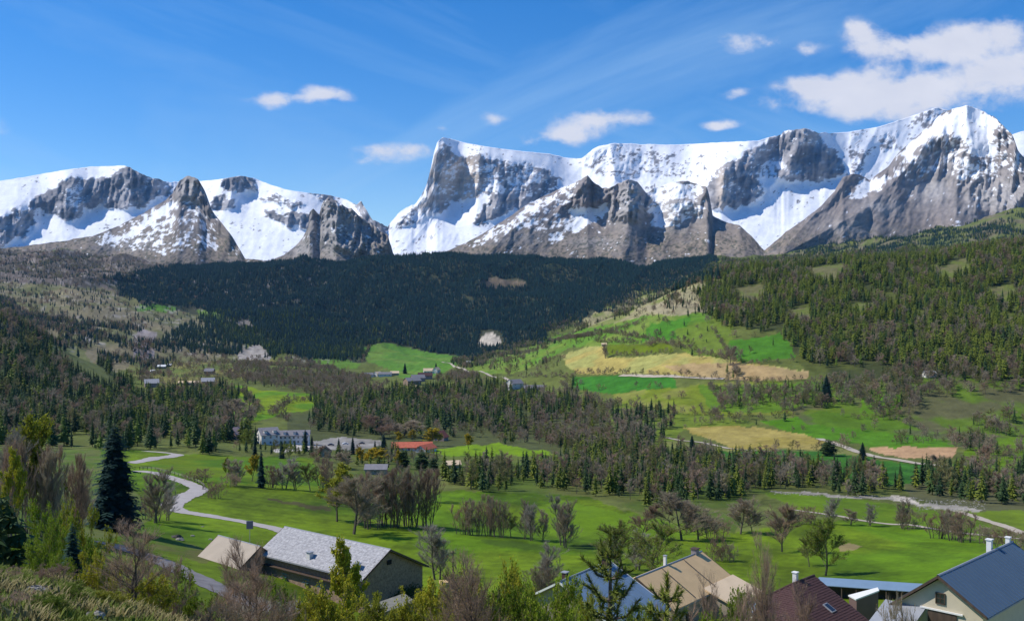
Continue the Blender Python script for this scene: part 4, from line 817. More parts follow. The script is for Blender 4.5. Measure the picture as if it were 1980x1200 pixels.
# long grey barn
ya = math.radians(141.3); b = house('barn', 'long stone barn with a speckled pale grey roof and dark gable beside the road', (-18.5, 150, -36.6), ya, 25.4, 5.7, 8.4, 3.4, 4.2, -46.3, 'slate', 'stone', 'barn', .7, .2, courses=.5)
zr = b['zr']
for x_ in (2.6, 13.6): 
    chimney(b, x_, 4.4, zr-2.7, 1.25, .75, 'whitewall', 'zinc')
m = MB(); 
x_, y_ = 0.7-.06, 0
panel(b, 'vent', (.62, -.3, zr-1.9), (0, -1, 0), .9, .7, 'dark')
yf = 5.0+.02
for i, (xx, w_, h_, mt) in enumerate(((4.2,2.6,2.3,'teal'),(8.0,2.4,2.2,'white'),(11.4,2.4,2.3,'beige'),(16.5,3.0,2.4,'teal'),(21,2.4,2.2,'wood'))):
    panel(b, 'door', (xx, yf, 1.35), (-1, 0, 0), w_, h_, mt)
for xx in (2.2, 6.1, 9.9, 13.6, 19.0): window(b, (xx, yf, 3.6), (-1, 0, 0), 1.1, .9, 'teal')
panel(b, 'plank_band', (12.7, 5.02, 4.95), (-1, 0, 0), 23.2, 1.5, 'wood')
# dark ivy of the gable
m = MB(); rg = random.Random(5)
for i in range(500):
    y_ = -rg.gauss(3.8, 1.5); z_ = rg.gauss(2.3, .5); c = Vector((.62-rg.random()*.25, y_, z_)); a = Vector((rg.uniform(-.3, .3), rg.uniform(-1, 1), rg.uniform(-1, 1))).normalized()*.16; q = a.cross(Vector((1, 0, 0))).normalized()*.1
    m.add([tuple(c-a), tuple(c+q), tuple(c+a), tuple(c-q)], [(0, 1, 2, 3)])
tag(m.build('ivy', M['spruce'], None), 'dark ivy climbing on the shaded gable of the long stone barn', 'ivy'); o = bpy.data.objects['ivy']; o.location = b.location; o.rotation_euler = b.rotation_euler
# tan barn behind it
tb = house('barn', 'low barn with a plain flat tan roof at the left end of the long barn', (-40.9, 160, -38.5), math.radians(139.3), 12.2, 4.9, 4.9, 3.5, 3.5, -45.2, 'tan_grey', 'stone', 'barn', .5, .16)
panel(tb, 'door', (6, 4.42, 1.2), (-1, 0, 0), 2.6, 2.2, 'wood')
# lean-to in front of the gable
def slab_roof(name, label, pts, th, roof, wall, cat, zg, inset=.35):
    """single pitched shed from its four roof corners (world)"""
    c = sum((Vector(p) for p in pts), Vector())/4; root = empty(name, (c.x, c.y, zg), 0, label, cat); off = Vector((c.x, c.y, zg))
    m = MB(); m.prism([tuple(Vector(p)-off) for p in pts], (0, 0, th)); m.build('roof', M[roof], root)
    w = MB(); q = []
    for p in pts:
        v = Vector(p)-off; hz = Vector((v.x, v.y, 0)); k = 1-inset/max(hz.length, 1); q.append(Vector((v.x*k, v.y*k, v.z*.999-.02)))
    base = [(p.x, p.y, -1.2) for p in q]; top = [tuple(p) for p in q]
    w.add(base+top, [(3, 2, 1, 0), (4, 5, 6, 7)]+[(i, (i+1) % 4, 4+(i+1) % 4, 4+i) for i in range(4)]); w.build('wall', M[wall], root); return root
def PX(px, py, d): return Vector(((px-CX)/F*d, d, (CY-py)/F*d))
def plane_pts(pix, d, n):
    """corners of a roof plane through the first pixel at distance d with normal n"""
    p0 = PX(pix[0][0], pix[0][1], d); n = Vector(n); out = []
    for a, b_ in pix:
        r = PX(a, b_, 1.0); t = p0.dot(n)/r.dot(n); out.append(tuple(r*t))
    return out
slab_roof('shed', 'small lean-to shed with a mossy pale grey roof under the barn gable', plane_pts([(712,1172),(782,1148),(803,1164),(734,1188)], 131, (.10, -.30, 1)), .15, 'moss_roof', 'stone', 'shed', -44.6)
slab_roof('shed', 'dark grey flat roofed shed at the bottom edge below the barn', plane_pts([(515,1183),(604,1168),(612,1215),(540,1225)], 118, (0, -.12, 1)), .18, 'grey_roof', 'stone', 'shed', -44.5)
# tan roofed house
t_ = house('house', 'house with a broad tan roof and lighter tan annex, small chimneys on its ridge', (14.5, 115, -31.4), math.radians(51.4), 16.2, 4.9, 4.9, 2.4, 2.9, -38.2, 'tan', 'beige', 'house', .5, .2, seams=0)
zr = t_['zr']; chimney(t_, 14.6, .1, zr-.2, 1.0, .75, 'grey_roof', 'wood'); chimney(t_, 7.2, .25, zr-.2, 1.5, .32, 'white', 'zinc')
m = MB(); m.prism([(8.6, -4.2, zr-2.35), (16.6, -4.2, zr-2.35), (16.6, -8.3, zr-3.75), (8.6, -8.3, zr-3.75)], (0, 0, .17)); m.build('annex_roof', M['tan_light'], t_)
m = MB(); m.prism([(9.0, -4.4, -1.2), (9.0, -4.4, zr-2.5), (9.0, -7.9, zr-3.68), (9.0, -7.9, -1.2)], (7.2, 0, 0)); m.build('annex_wall', M['beige'], t_)
window(t_, (12.0, -7.92, 1.9), (1, 0, 0), .8, 1.2, 'wood'); window(t_, (15.0, -7.92, 1.9), (1, 0, 0), .8, 1.2, 'wood'); window(t_, (4.5, -4.47, 2.1), (1, 0, 0), 1.0, 1.2, 'wood'); window(t_, (.48, 1.0, 2.6), (0, -1, 0), 1.0, 1.1, 'wood')
panel(t_, 'door', (2.2, -4.47, 1.0), (1, 0, 0), 1.0, 2.1, 'wood')
for k in (5.4, 10.8):
    q = MB(); q.box((k, -2.45, zr-1.24), (.05, 5.5, .06), Vector((0, 0, 1)).rotation_difference(Vector((0, -2.9, 4.9))).to_matrix()); q.build('roof_seam', M['wood'], t_).location = (0, -.10, .17)
# light blue house behind the pine
bh = house('house', 'light blue metal roofed house mostly hidden behind the young pine tops', (4.8, 100, -27.7), math.radians(55), 10.4, 4.0, 7.4, 2.2, 3.98, -36.8, 'sky_roof', 'beige', 'house', .45, .14, seams=.9, trim='white')
zr = bh['zr']; chimney(bh, 1.6, .3, zr-.2, .9, .5, 'maroon', 'zinc'); chimney(bh, 8.9, -.4, zr-.3, 1.1, .7, 'maroon', 'wood')
window(bh, (.42, -3.5, 3.0), (0, -1, 0), 1.0, 1.2, 'white')
for yy in (1.2, -1.6, -5.6): window(bh, (.42, yy, 1.2 if yy != -5.6 else 1.4), (0, -1, 0), .9, 1.1, 'white')
# brown hipped house
def hipped():
    A = Vector((27.8, 97.5, -27.2)); yaw = math.radians(45); zg = -35.5; root = empty('house', (A.x, A.y, zg), yaw, 'house with a dark brown tiled hipped roof, white chimney and roof window', 'house'); z = A.z-zg
    L = 4.4; a = 6.2; W2 = 5.2; W1 = 4.2; h = 2.95; T = .15
    V = dict(R0=(0, 0, z), R1=(L, 0, z), nr=(-a, -W2, z-h), nl=(-a, W1, z-h), fr=(L, -W2*1.18, z-h*1.18), fl=(L, W1, z-h*W1/W2))
    for nm, P_ in (('roof', ('R0', 'R1', 'fr', 'nr')), ('roof', ('R0', 'nr', 'nl')), ('roof', ('R1', 'R0', 'nl', 'fl'))):
        m = MB(); m.prism([V[k] for k in P_], (0, 0, T)); ro = m.build(nm, M['maroon'] if nm == 'roof' else M['maroon'], root)
        # tile courses
        A0 = Vector(V[P_[0]]); n = (Vector(V[P_[1]])-A0).cross(Vector(V[P_[2]])-A0).normalized(); n = n if n.z > 0 else -n
        dn = Vector((n.x, n.y, 0)).normalized(); dn = (dn-n*dn.dot(n)).normalized(); al = n.cross(dn)
        poly = [((Vector(V[k])-A0).dot(al), (Vector(V[k])-A0).dot(dn)) for k in P_]; ys = [p[1] for p in poly]; c = MB()
        R = Vector((0, 0, 1)).rotation_difference(n).to_matrix(); y = min(ys)+.15; i = 0
        while y < max(ys)-.1:
            xs = []
            for (x0, y0), (x1, y1) in zip(poly, poly[1:]+poly[:1]):
                if (y0 > y) != (y1 > y): xs.append(x0+(y-y0)*(x1-x0)/(y1-y0))
            if len(xs) >= 2:
                xa, xb = min(xs), max(xs); x = xa+.12+(.14 if i % 2 else 0)
                while x < xb-.1:
                    p = A0+al*x+dn*y+n*(T*n.z+.018+random.uniform(-.006, .012)); u1 = al*.13; u2 = dn*.15; hh = n*.025
                    c.add([tuple(p-u1-u2-hh*.2), tuple(p+u1-u2-hh*.2), tuple(p+u1+u2+hh), tuple(p-u1+u2+hh), tuple(p+u1+u2-hh), tuple(p-u1+u2-hh)], [(0, 1, 2, 3), (3, 2, 4, 5)]); x += .28
            y += .29; i += 1
        q = c.build('roof_tiles', M['maroon'], ro); q['kind'] = 'stuff'
    for e in (('R0', 'nr'), ('R0', 'nl'), ('R0', 'R1')):
        m = MB(); m.tube([Vector(V[e[0]])+Vector((0, 0, T)), Vector(V[e[1]])+Vector((0, 0, T))], [.12, .12], 6, cap=True); m.build('ridge_cap', M['maroon'], root)
    w = MB(); i_ = .5
    w.prism([(-a+i_, -W2+i_, -1.5), (L-i_, -W2+i_, -1.5), (L-i_, W1-i_, -1.5), (-a+i_, W1-i_, -1.5)], (0, 0, z-h+1.5)); 
    w.prism([(L-.52, -W2*.9, z-h+.0), (L-.52, 0, z-.1), (L-.52, W1*.9, z-h*W1/W2+.1)], (.04, 0, 0)); w.build('wall', M['cream'], root)
    chimney(root, 1.2, .35, z-.3, 1.25, .42, 'white', 'white')
    # roof window in the right slope
    n = Vector((0, -h, W2)).normalized(); n = Vector((0, -h/W2, 1)).normalized(); R = Vector((0, 0, 1)).rotation_difference(n).to_matrix(); p = Vector((1.0, -3.4, z-3.4*h/W2+T+.05))
    m = MB(); m.box(p+n*.02, (.85, 1.15, .12), R); o = m.build('roof_window', M['zinc'], root); m = MB(); m.box(p+n*.07, (.65, .95, .06), R); m.build('pane', M['glass'], o)
    # dormer with a bluish light roof on the left hip
    m = MB(); m.box((-4.6, 1.9, z-2.3), (1.5, 1.3, 1.3)); d = m.build('dormer', M['cream'], root)
    m = MB(); m.box((-4.6, 1.9, z-1.58), (1.9, 1.6, .10), Vector((0, 0, 1)).rotation_difference(Vector((-.3, .1, 1))).to_matrix()); m.build('dormer_roof', M['sky_roof'], d)
    window(root, (-3.0, -W2+i_-.02, 2.2), (1, 0, 0), 1, 1.2, 'white')
hipped()
# right house
r_ = house('house', 'cream gabled house with a smooth blue grey metal roof at the right edge', (34.3, 79.2, -21.5), math.radians(44.3), 16.6, 4.0, 3.8, 3.1, 2.5, -30.2, 'blue_roof', 'cream', 'house', .5, .16, seams=.62, trim='wood')
zr = r_['zr']
chimney(r_, 12.4, .5, zr-.5, 1.45, .42, 'white', 'white'); chimney(r_, 16.1, .2, zr-.4, 1.0, .36, 'white', 'white')
window(r_, (.48, 0, zr-1.75), (0, -1, 0), .7, .85, 'wood')
panel(r_, 'barn_door', (.48, -.15, zr-4.6), (0, -1, 0), 2.3, 3.6, 'wood'); panel(r_, 'lintel', (.46, -.1, zr-2.72), (0, -1, 0), 3.4, .12, 'white', .16)
m = MB(); m.prism([(.5, 1.2, zr-2.9), (.5, 4.6, zr-2.9), (-2.6, 4.6, zr-4.1), (-2.6, 1.2, zr-4.1)], (0, 0, .12)); m.build('porch_roof', M['zinc'], r_)
m = MB(); m.box((-1.0, 4.2, (zr-4.1)/2-.6), (2.6, .2, zr-4.1+1.1)); m.build('porch_wall', M['beige'], r_)
# small outbuilding with white roof edge
slab_roof('shed', 'small grey pink shed with a bright white sloping roof behind the brown house', plane_pts([(1640,1152),(1697,1137),(1700,1143),(1655,1160)], 112, (-.25, -.35, 1)), .15, 'white', 'pinkshade', 'shed', -38.5, .1)
# long blue shed
def find_d(px, py, h, lo=60, hi=600):
    d = lo
    while d < hi:
        p = PX(px, py, d)
        if p.z <= gz(p.x, d)+h: return d
        d *= 1.01
    return hi
def longshed():
    d = find_d(1680, 1122, 2.7, 100); A = PX(1584, 1116, d*1.04); B = PX(1786, 1129, d*.97); ax = (B-A); L = math.hypot(ax.x, ax.y); yaw = math.atan2(ax.y, ax.x); zg = gz((A.x+B.x)/2, d); dz = ax.z
    root = empty('open_shed', (A.x, A.y, zg), yaw, 'long low open shed with a pale blue sheet roof at the meadow edge', 'shed'); z = A.z-zg
    m = MB(); m.prism([(0, 0, z), (L, 0, z+dz), (L, -2.5, z+dz-.6), (0, -2.5, z-.6)], (0, 0, .1)); m.build('roof', M['sky_roof'], root)
    m = MB(); m.prism([(0, -.15, -1.5), (L, -.15, -1.5), (L, -.15, z+dz-.02), (0, -.15, z-.02)], (0, .1, 0)); m.build('back_wall', M['wood'], root)
    for i in range(8): q = MB(); x = .1+(L-.2)*i/7; q.box((x, -2.3, (z-.7+dz*x/L)/2-.6), (.14, .14, z-.7+dz*x/L+1.2)); q.build('post', M['wood'], root)
    # things kept in and before it
    rg = random.Random(3)
    lr = empty('washing_line', (B.x-3, B.y-7, gz(B.x-3, B.y-7)), yaw, 'washing line hung with white and dark red cloths before the blue shed', 'washing line')
    for x in (0, 4.4): q = MB(); q.box((x, 0, .9), (.07, .07, 2.6)); q.build('pole', M['zinc'], lr)
    q = MB(); q.tube([Vector((0, 0, 2.0)), Vector((2.2, 0, 1.88)), Vector((4.4, 0, 2.0))], [.012]*3, 4); q.build('line', M['zinc'], lr)
    for i, c in enumerate(('white', 'white', 'cloth_red', 'white', 'cloth_red', 'cloth_red')):
        x = .5+i*.66; q = MB(); n = 6; w = .5; hh = .75+.2*rg.random(); vs = []
        for j in range(n+1):
            for k2 in range(2): vs.append((x+w*(j/n-.5), .05*math.sin(j*2.1+k2), 1.93-k2*hh))
        q.add(vs, [(2*j, 2*j+1, 2*j+3, 2*j+2) for j in range(n)]); cl = q.build('cloth', M[c], None); cl.location = lr.location; cl.rotation_euler = lr.rotation_euler
        tag(cl, ['leftmost white cloth on the washing line', 'white cloth second from the left end of the washing line', 'dark red cloth between two white cloths on the washing line', 'white cloth between the dark red ones on the washing line', 'dark red cloth right of the last white one on the line', 'rightmost dark red cloth on the washing line'][i], 'laundry', 'laundry on the washing line')
M['cloth_red'] = plain('dark_red_cloth', (.22,.03,.04), .9, .1, 3)
longshed()
# distant buildings
def far_house(label, px, py, L, Wd, eave, rise, yawdeg, wall, roof, wins=3, cat='house', group=None, dormers=0, storeys=1, sink=0):
    p = hit(px, py, 150); yaw = math.radians(yawdeg); root = empty('house', (p.x, p.y, p.z-sink), yaw, label, cat, group)
    w = MB(); w.prism([(-L/2, Wd/2, -2), (-L/2, Wd/2, eave), (-L/2, 0, eave+rise-.1), (-L/2, -Wd/2, eave), (-L/2, -Wd/2, -2)], (L, 0, 0)); w.build('wall', M[wall], root)
    for sg in (1, -1):
        m = MB(); o = .6; k = rise/(Wd/2)
        m.prism([(-L/2-o, sg*.003, eave+rise), (L/2+o, sg*.003, eave+rise), (L/2+o, sg*(Wd/2+o), eave-o*k), (-L/2-o, sg*(Wd/2+o), eave-o*k)], (0, 0, .25)); m.build('roof', M[roof], root)
    for st in range(storeys):
        z = (st+.55)*eave/storeys
        for i in range(wins):
            x = -L/2+L*(i+.5)/wins
            window(root, (x, -Wd/2-.02, z), (1, 0, 0), 1.2, 1.4, 'white')
            window(root, (x, Wd/2+.02, z), (-1, 0, 0), 1.2, 1.4, 'white')
        for s_ in (-1, 1): window(root, (s_*(L/2+.02), 0, z), (0, s_, 0), 1.1, 1.4, 'white')
    for i in range(dormers):
        x = -L/2+L*(i+.5)/dormers; m = MB(); m.box((x, -Wd*.3, eave+rise*.45), (1.8, Wd*.3, 1.5)); d = m.build('dormer', M[wall], root)
        m = MB(); m.box((x, -Wd*.3, eave+rise*.45+.85), (2.3, Wd*.36, .2)); m.build('dormer_roof', M[roof], d)
    return root, eave+rise
h_, z_ = far_house('tall white hotel house with grey roof and dormers, left end of its wing', 518, 858, 11, 13, 6.4, 3.6, 28, 'whitewall', 'grey_roof', 3, 'hotel', None, 2, 2)
far_house('long shaded white wing with balconies right of the tall hotel house', 561, 857, 24, 8, 5.6, 2.6, 8, 'whitewall', 'grey_roof', 9, 'hotel', None, 4, 2)
far_house('small pinkish house with pale roof among trees left of the hotel', 461, 850, 11, 9, 4.4, 3.6, 55, 'pinkwall', 'pinkwall', 2)
far_house('small brown hut with dark roof below the pale car park', 628, 882, 6.5, 6, 2.8, 2.4, 100, 'beige', 'wood', 1, 'hut')
far_house('long low building with a bright red tiled roof in the valley', 797, 870, 24, 10, 2.4, 2.6, 6, 'whitewall', 'red_roof', 6, 'building')
far_house('red roofed wing with white gable at the right end of the long one', 824, 873, 12, 7, 2.3, 2.2, 62, 'whitewall', 'red_roof', 2, 'building')
far_house('small red roofed house half hidden behind the golden tree', 853, 851, 8, 8, 3.0, 4.0, 70, 'pinkwall', 'red_roof', 2)
far_house('pale flat roofed cabin among conifers below the red roofs', 874, 904, 7, 5, 2.0, 1.4, 15, 'beige', 'tan_light', 1, 'cabin')
far_house('low grey roofed shed hidden behind the bare tree clump', 728, 916, 9, 6, 2.6, 1.6, 0, 'beige', 'grey_roof', 1, 'shed')
far_house('white farmhouse with grey roof on the wooded rise', 995, 752, 17, 13, 7.2, 4.5, 38, 'whitewall', 'grey_roof', 2, 'farmhouse', None, 0, 2)
far_house('long low grey barn right of the white farmhouse', 1032, 756, 24, 9, 4, 3, 5, 'pinkwall', 'grey_roof', 4, 'barn')
for i, (px, py, L, Wd, e, r, yw, wl, rf, lb) in enumerate(((712,728,16,9,4,3,20,'whitewall','grey_roof','white walled house at the far left of the valley hamlet'),(730,727,14,9,5,3,60,'whitewall','tan_light','pale house left of centre in the valley hamlet'),(745,727,22,9,4,3,5,'whitewall','grey_roof','long white house beside the green valley slope'),(763,725,14,9,4,3,10,'beige','tan_light','beige house at the right end of the upper row'),
        (797,744,20,13,6,4,35,'stone','grey_roof','dark stone house at the near edge of the valley hamlet'),(808,738,18,11,6,4,20,'pinkwall','grey_roof','grey house in the middle of the valley hamlet'),(822,732,20,11,5,4,10,'pinkwall','maroon','brownish roofed house in the valley hamlet'),(828,722,16,10,5,4,10,'whitewall','tan_light','pale long roof below the two small firs'),(844,721,13,9,6,4,70,'whitewall','tan_light','white gabled house at the right end of the hamlet'),(800,752,9,7,3,2,0,'beige','tan_light','small pale shed below the hamlet'),(906,702,8,6,3,2,0,'whitewall','white','tiny white cabin where the valley narrows'),
        (293,748,15,11,5,4,25,'pinkwall','slate','grey roofed house at the left end of the meadow hamlet'),(313,712,12,9,3.4,2.4,10,'stone','white','white roofed shed on the slope, left one of two'),(324,709,12,9,3.4,2.4,10,'stone','white','white roofed shed on the slope, right one of two'),(365,744,24,8,3,2,4,'beige','tan_light','long low pale roofed building by the conifer belt'),(402,743,16,11,4.5,4,20,'pinkwall','slate','pale pink roofed house right of the long low building'),(405,722,14,10,4,4,0,'stone','grey_roof','dark house above the meadow hamlet'),(296,720,7,5,2.5,2,0,'whitewall','white','tiny white hut left of the two sheds'),(1797,728,10,7,3,2,10,'whitewall','slate','tiny pale hut among bare trees on the right hill'),(1168,668,6,4,2,1.4,0,'beige','tan_light','stone hut at the edge of the yellow field'))):
    far_house(lb, px, py, L, Wd, e, r, yw, wl, rf, 3 if L > 13 else 2, 'house', 'houses of the valley hamlets')
# vehicles on the car park
M['carwhite'] = plain('white_car_paint', (.7,.7,.7), .3, .02, 1, spec=.6); M['carblue'] = plain('dark_car_paint', (.04,.05,.08), .3, .02, 1, spec=.6); M['tyre'] = plain('black_rubber', (.02,.02,.02), .9, .1, 1)
def car(px, py, yaw, mat, label):
    p = hit(px, py, 150); root = empty('parked_car', (p.x, p.y, p.z+.02), math.radians(yaw), label, 'car', 'cars on the hotel car park')
    m = MB(); prof = [(-2.1,.35),(-2.1,.8),(-1.9,.95),(-1.3,1.0),(-.8,1.42),(.6,1.45),(1.1,1.0),(1.9,.85),(2.1,.6),(2.1,.35)]; m.prism([(x, -.85, z) for x, z in prof], (0, 1.7, 0)); m.build('body', M[mat], root)
    m = MB(); m.prism([(-1.15,-.865,1.0),(-.75,-.865,1.34),(.55,-.865,1.36),(.95,-.865,1.0)], (0, 1.73, 0)); m.build('windows', M['glass'], root)
    for x in (-1.3, 1.3):
        for y in (-.8, .8):
            w = MB(); w.tube([Vector((x, y-.1, .33)), Vector((x, y+.1, .33))], [.33, .33], 10, cap=True); w.build('wheel', M['tyre'], root)
car(640, 861, 10, 'carblue', 'dark parked car, left one on the pale car park'); car(668, 859, 20, 'carwhite', 'white parked car, middle one on the car park'); car(700, 858, 5, 'carblue', 'dark parked car, right one on the pale car park')
# ------------------------------------------------------------------ roadside things
def fence():
    pix = [(270,910.5),(285,910.5),(300,911.5),(315,915),(330,918.5),(345,923),(358,927),(370,931.5),(382,936),(391,941),(395,945),(392,949)]
    pts = smooth_path([Vector((q.x, q.y, 0)) for q in (hit(a, b_-3, 90) for a, b_ in pix)], 4); c = pts[len(pts)//2]; base = Vector((c.x, c.y, gz(c.x, c.y)))
    root = empty('fence', base, 0, 'wooden post and rail fence round the outer bend of the pale road', 'fence'); pr = None
    for i, p in enumerate(pts):
        q = Vector((p.x, p.y, gz(p.x, p.y)))-base
        if i % 2 == 0: m = MB(); m.box(q+Vector((0, 0, .45)), (.14, .14, 1.3)); m.build('post', M['wood'], root)
        if pr is not None:
            for z in (.55, .95): m = MB(); m.tube([pr+Vector((0, 0, z)), q+Vector((0, 0, z))], [.06, .06], 4); m.build('rail', M['pale_wood'], root)
        pr = q
M['pale_wood'] = plain('pale_weathered_wood', (.30,.27,.23), .9, .15, 3)
fence()
p = at_depth(483, 172); zt = (CY-1006)/F*172; root = empty('road_sign', p, math.radians(8), 'back of a dark rectangular sign on a tall grey post beside the road', 'sign'); hh = zt-p.z
m = MB(); m.tube([Vector((0, 0, -.4)), Vector((0, 0, hh))], [.05, .05], 8, cap=True); m.build('post', M['zinc'], root); m = MB(); m.box((0, -.07, hh-.75), (1.15, .06, 1.35)); m.build('sign_panel', M['sign_back'] if 'sign_back' in M else M['grey_roof'], root); m = MB(); m.box((0, -.07, hh-.04), (1.2, .12, .06)); m.build('trim', M['zinc'], root)
p = at_depth(876, 150); root = empty('utility_pole', p, 0, 'thin dark wooden pole standing in the meadow right of the bare tree', 'pole'); hh = (CY-1063)/F*150-p.z
m = MB(); m.tube([Vector((0, 0, -.5)), Vector((0, 0, hh))], [.13, .09], 7, cap=True); m.build('pole', M['wood'], root); m = MB(); m.box((0, 0, hh-.4), (.9, .1, .1)); m.build('crossarm', M['wood'], root)
p = at_depth(857, 104); hh = (CY-1122)/F*104-p.z; root = empty('chimney_stack', p, .3, 'round stone topped chimney with a terracotta slab right of the barn', 'chimney')
m = MB(); m.tube([Vector((.3, 0, -.5)), Vector((.3, 0, hh-1.0))], [.38, .34], 10, cap=True); m.build('shaft', M['stone'], root); m = MB(); m.tube([Vector((.3, 0, hh-1.0)), Vector((.3, 0, hh-.45))], [.62, .66], 12, cap=True); m.build('crown', M['pinkwall'], root)
m = MB(); m.box((.3, 0, hh-.2), (1.25, 1.1, .28)); m.build('cap_slab', M['terracotta'] if 'terracotta' in M else M['tan'], root)
def boulder(p, s, label, mat='rockpale', seed=0):
    rg = random.Random(seed); m = MB(); n = 9; k = 6; vs = []
    for i in range(k+1):
        for j in range(n):
            a = math.pi*i/k; t = 2*math.pi*j/n; r = s*(1+.35*math.sin(3*t+i+seed)*.5+rg.uniform(-.16, .16)); vs.append((r*math.sin(a)*math.cos(t)*1.2, r*math.sin(a)*math.sin(t)*.8, r*math.cos(a)*.62))
    m.add(vs, [(i*n+j, i*n+(j+1) % n, (i+1)*n+(j+1) % n, (i+1)*n+j) for i in range(k) for j in range(n)]); o = m.build('boulder', M[mat]); o.location = p+Vector((0, 0, s*.1)); return tag(o, label, 'rock', 'boulders on the grass')
M['rockpale'] = plain('pale_boulder', (.27,.255,.225), .9, .3, 4, .4, .04); M['rockdark'] = plain('dark_boulder', (.07,.065,.06), .9, .3, 4, .4, .04)
for i, (px, py, s, mt, lb) in enumerate(((66,1148,.20,'rockpale','pale rock in the dry grass at the lower left'),(52,1143,.15,'rockdark','dark rock beside the pale one at lower left'),(88,1147,.18,'rockdark','small dark rock right of the pale one at lower left'),(182,1193,.13,'rockpale','flat pale rock at the bottom edge near the thin tree'),(342,1040,.95,'rockdark','big dark boulder on the green bank above the road'),(347,1044,.7,'rockpale','pale boulder leaning on the dark one above the road'),(372,1036,.4,'rockpale','small pale stone above the tan roof'),(407,1043,.4,'rockpale','white stone just left of the tan roof corner'),(392,1018,.3,'rockpale','little pale stone between the road and the tan roof'))):
    boulder(hit(px, py), s, lb, mt, i)
def stones():
    rg = random.Random(9); m = MB()
    for i in range(420):
        if rg.random() < .55: px, py = rg.uniform(1770, 1905), 974+rg.uniform(-8, 12)
        else: px = rg.uniform(1490, 1780); py = 950+(px-1480)*.045+rg.uniform(-2, 4)
        q = hit(px, py, 200); s = rg.uniform(.2, .65); a = rg.random()*6.28; pts = [Vector((math.cos(a+t)*s*rg.uniform(.6, 1), math.sin(a+t)*s*rg.uniform(.6, 1), 0)) for t in (0, 1.3, 2.5, 3.8, 5)]
        vs = [tuple(q+v-Vector((0, 0, .1))) for v in pts]+[tuple(q+v*.55+Vector((0, 0, s*.3))) for v in pts]; m.add(vs, [(k, (k+1) % 5, 5+(k+1) % 5, 5+k) for k in range(5)]+[(5, 6, 7, 8, 9)])
    tag(m.build('river_stones', M['rockpale']), 'pale stones heaped along the gravel river bed', 'stones', kind='stuff')
stones()
# ------------------------------------------------------------------ larger trees, one by one
SP = {}
def proto_split(key, *a, **k):
    wm, cm = deciduous(*a, split=True, **k); co = [v.co for v in cm.vertices]; w = sorted(abs(c.x) for c in co)[int(len(co)*.97)]*2; h = sorted(c.z for c in co)[int(len(co)*.995)]
    SP.setdefault(key, []).append((wm, cm, w, h))
for i in range(2):
    proto_split('vase', 'vase_tree', 200+i, 12, 4.6, 1, 14, 10, 8500, .030, mats=M['twig' if i else 'red_twig'], twl=1.0, trunkfrac=.16, up=1.3)
    proto_split('fan', 'fan_tree', 210+i, 12, 4.0, 2, 14, 7, 9000, .030, mats=M['pale_twig' if i else 'twig'], twl=.95, trunkfrac=.08, up=1.8, clump=.8)
    proto_split('clump', 'clump_tree', 220+i, 12, 3.0, 7, 8, 5, 11000, .030, mats=M['twig' if i else 'red_twig'], twl=.95, trunkfrac=.04, up=1.8, clump=2.6)
    proto_split('olive', 'budding_tree', 230+i, 12, 4.0, 1, 14, 8, 5200, .032, 6000 if i else 2500, .2, mats=M['olive_twig'], twl=.9, trunkfrac=.18, up=1.3, leafmat=M['green_leaf'])
    proto_split('spring', 'spring_tree', 240+i, 12, 3.8, 1 if i else 3, 10 if i else 7, 7, 3600, .032, 11000, .30, mats=M['olive_twig'], twl=.9, trunkfrac=.14, up=1.4, leafmat=M['spring'], clump=1.0)
    proto_split('gold', 'golden_tree', 250+i, 12, 3.4, 1, 12, 7, 2600, .032, 9000, .34, mats=M['olive_twig'], twl=.9, trunkfrac=.14, up=1.5, leafmat=M['gold'])
    proto_split('shrub', 'shrub', 260+i, 5, 2.2, 9, 4, 6, 5200, .026, 900 if i else 0, .11, mats=M['twig' if i else 'red_twig'], twl=.6, trunkfrac=.08, clump=1.9, up=.8, leafmat=M['rust_leaf'])
    proto_split('green_shrub', 'green_shrub', 270+i, 5, 2.2, 9, 4, 5, 2600, .024, 14000, .13, mats=M['olive_twig'], twl=.55, trunkfrac=.08, clump=1.9, up=.8, leafmat=M['green_leaf' if i else 'spring'])
    proto_split('thin', 'thin_tree', 280+i, 7, 1.5, 1 if i else 2, 14, 7, 2600, .014, 0 if i else 500, .06, mats=M['red_twig'], twl=.5, trunkfrac=.35, up=1.1, clump=.5, leafmat=M['rust_leaf'])
for i in range(2):
    me = conifer_mesh('near_fir', 300+i, 18, 4.6 if i == 0 else 3.4, 34, 13, M['dark_spruce'], sub=5, droop=.28, power=.75, gap=.03); SP.setdefault('fir', []).append((None, me, 8.0 if i == 0 else 6, 18))
    me = conifer_mesh('spreading_pine', 310+i, 10, 4.6, 12, 10, M['spruce'], sub=3, droop=-.1, power=.45, gap=.08, tip=.15); SP.setdefault('pine', []).append((None, me, 8.5, 10))
NMS = {'vase': 'bare_tree', 'fan': 'bare_tree', 'clump': 'bare_tree', 'olive': 'budding_tree', 'spring': 'leafing_tree', 'gold': 'golden_tree', 'shrub': 'shrub', 'green_shrub': 'green_shrub', 'thin': 'sapling', 'fir': 'fir_tree', 'pine': 'pine_tree'}
CT = {'vase': 'tree', 'fan': 'tree', 'clump': 'tree', 'olive': 'tree', 'spring': 'tree', 'gold': 'tree', 'shrub': 'shrub', 'green_shrub': 'shrub', 'thin': 'sapling', 'fir': 'conifer', 'pine': 'conifer'}
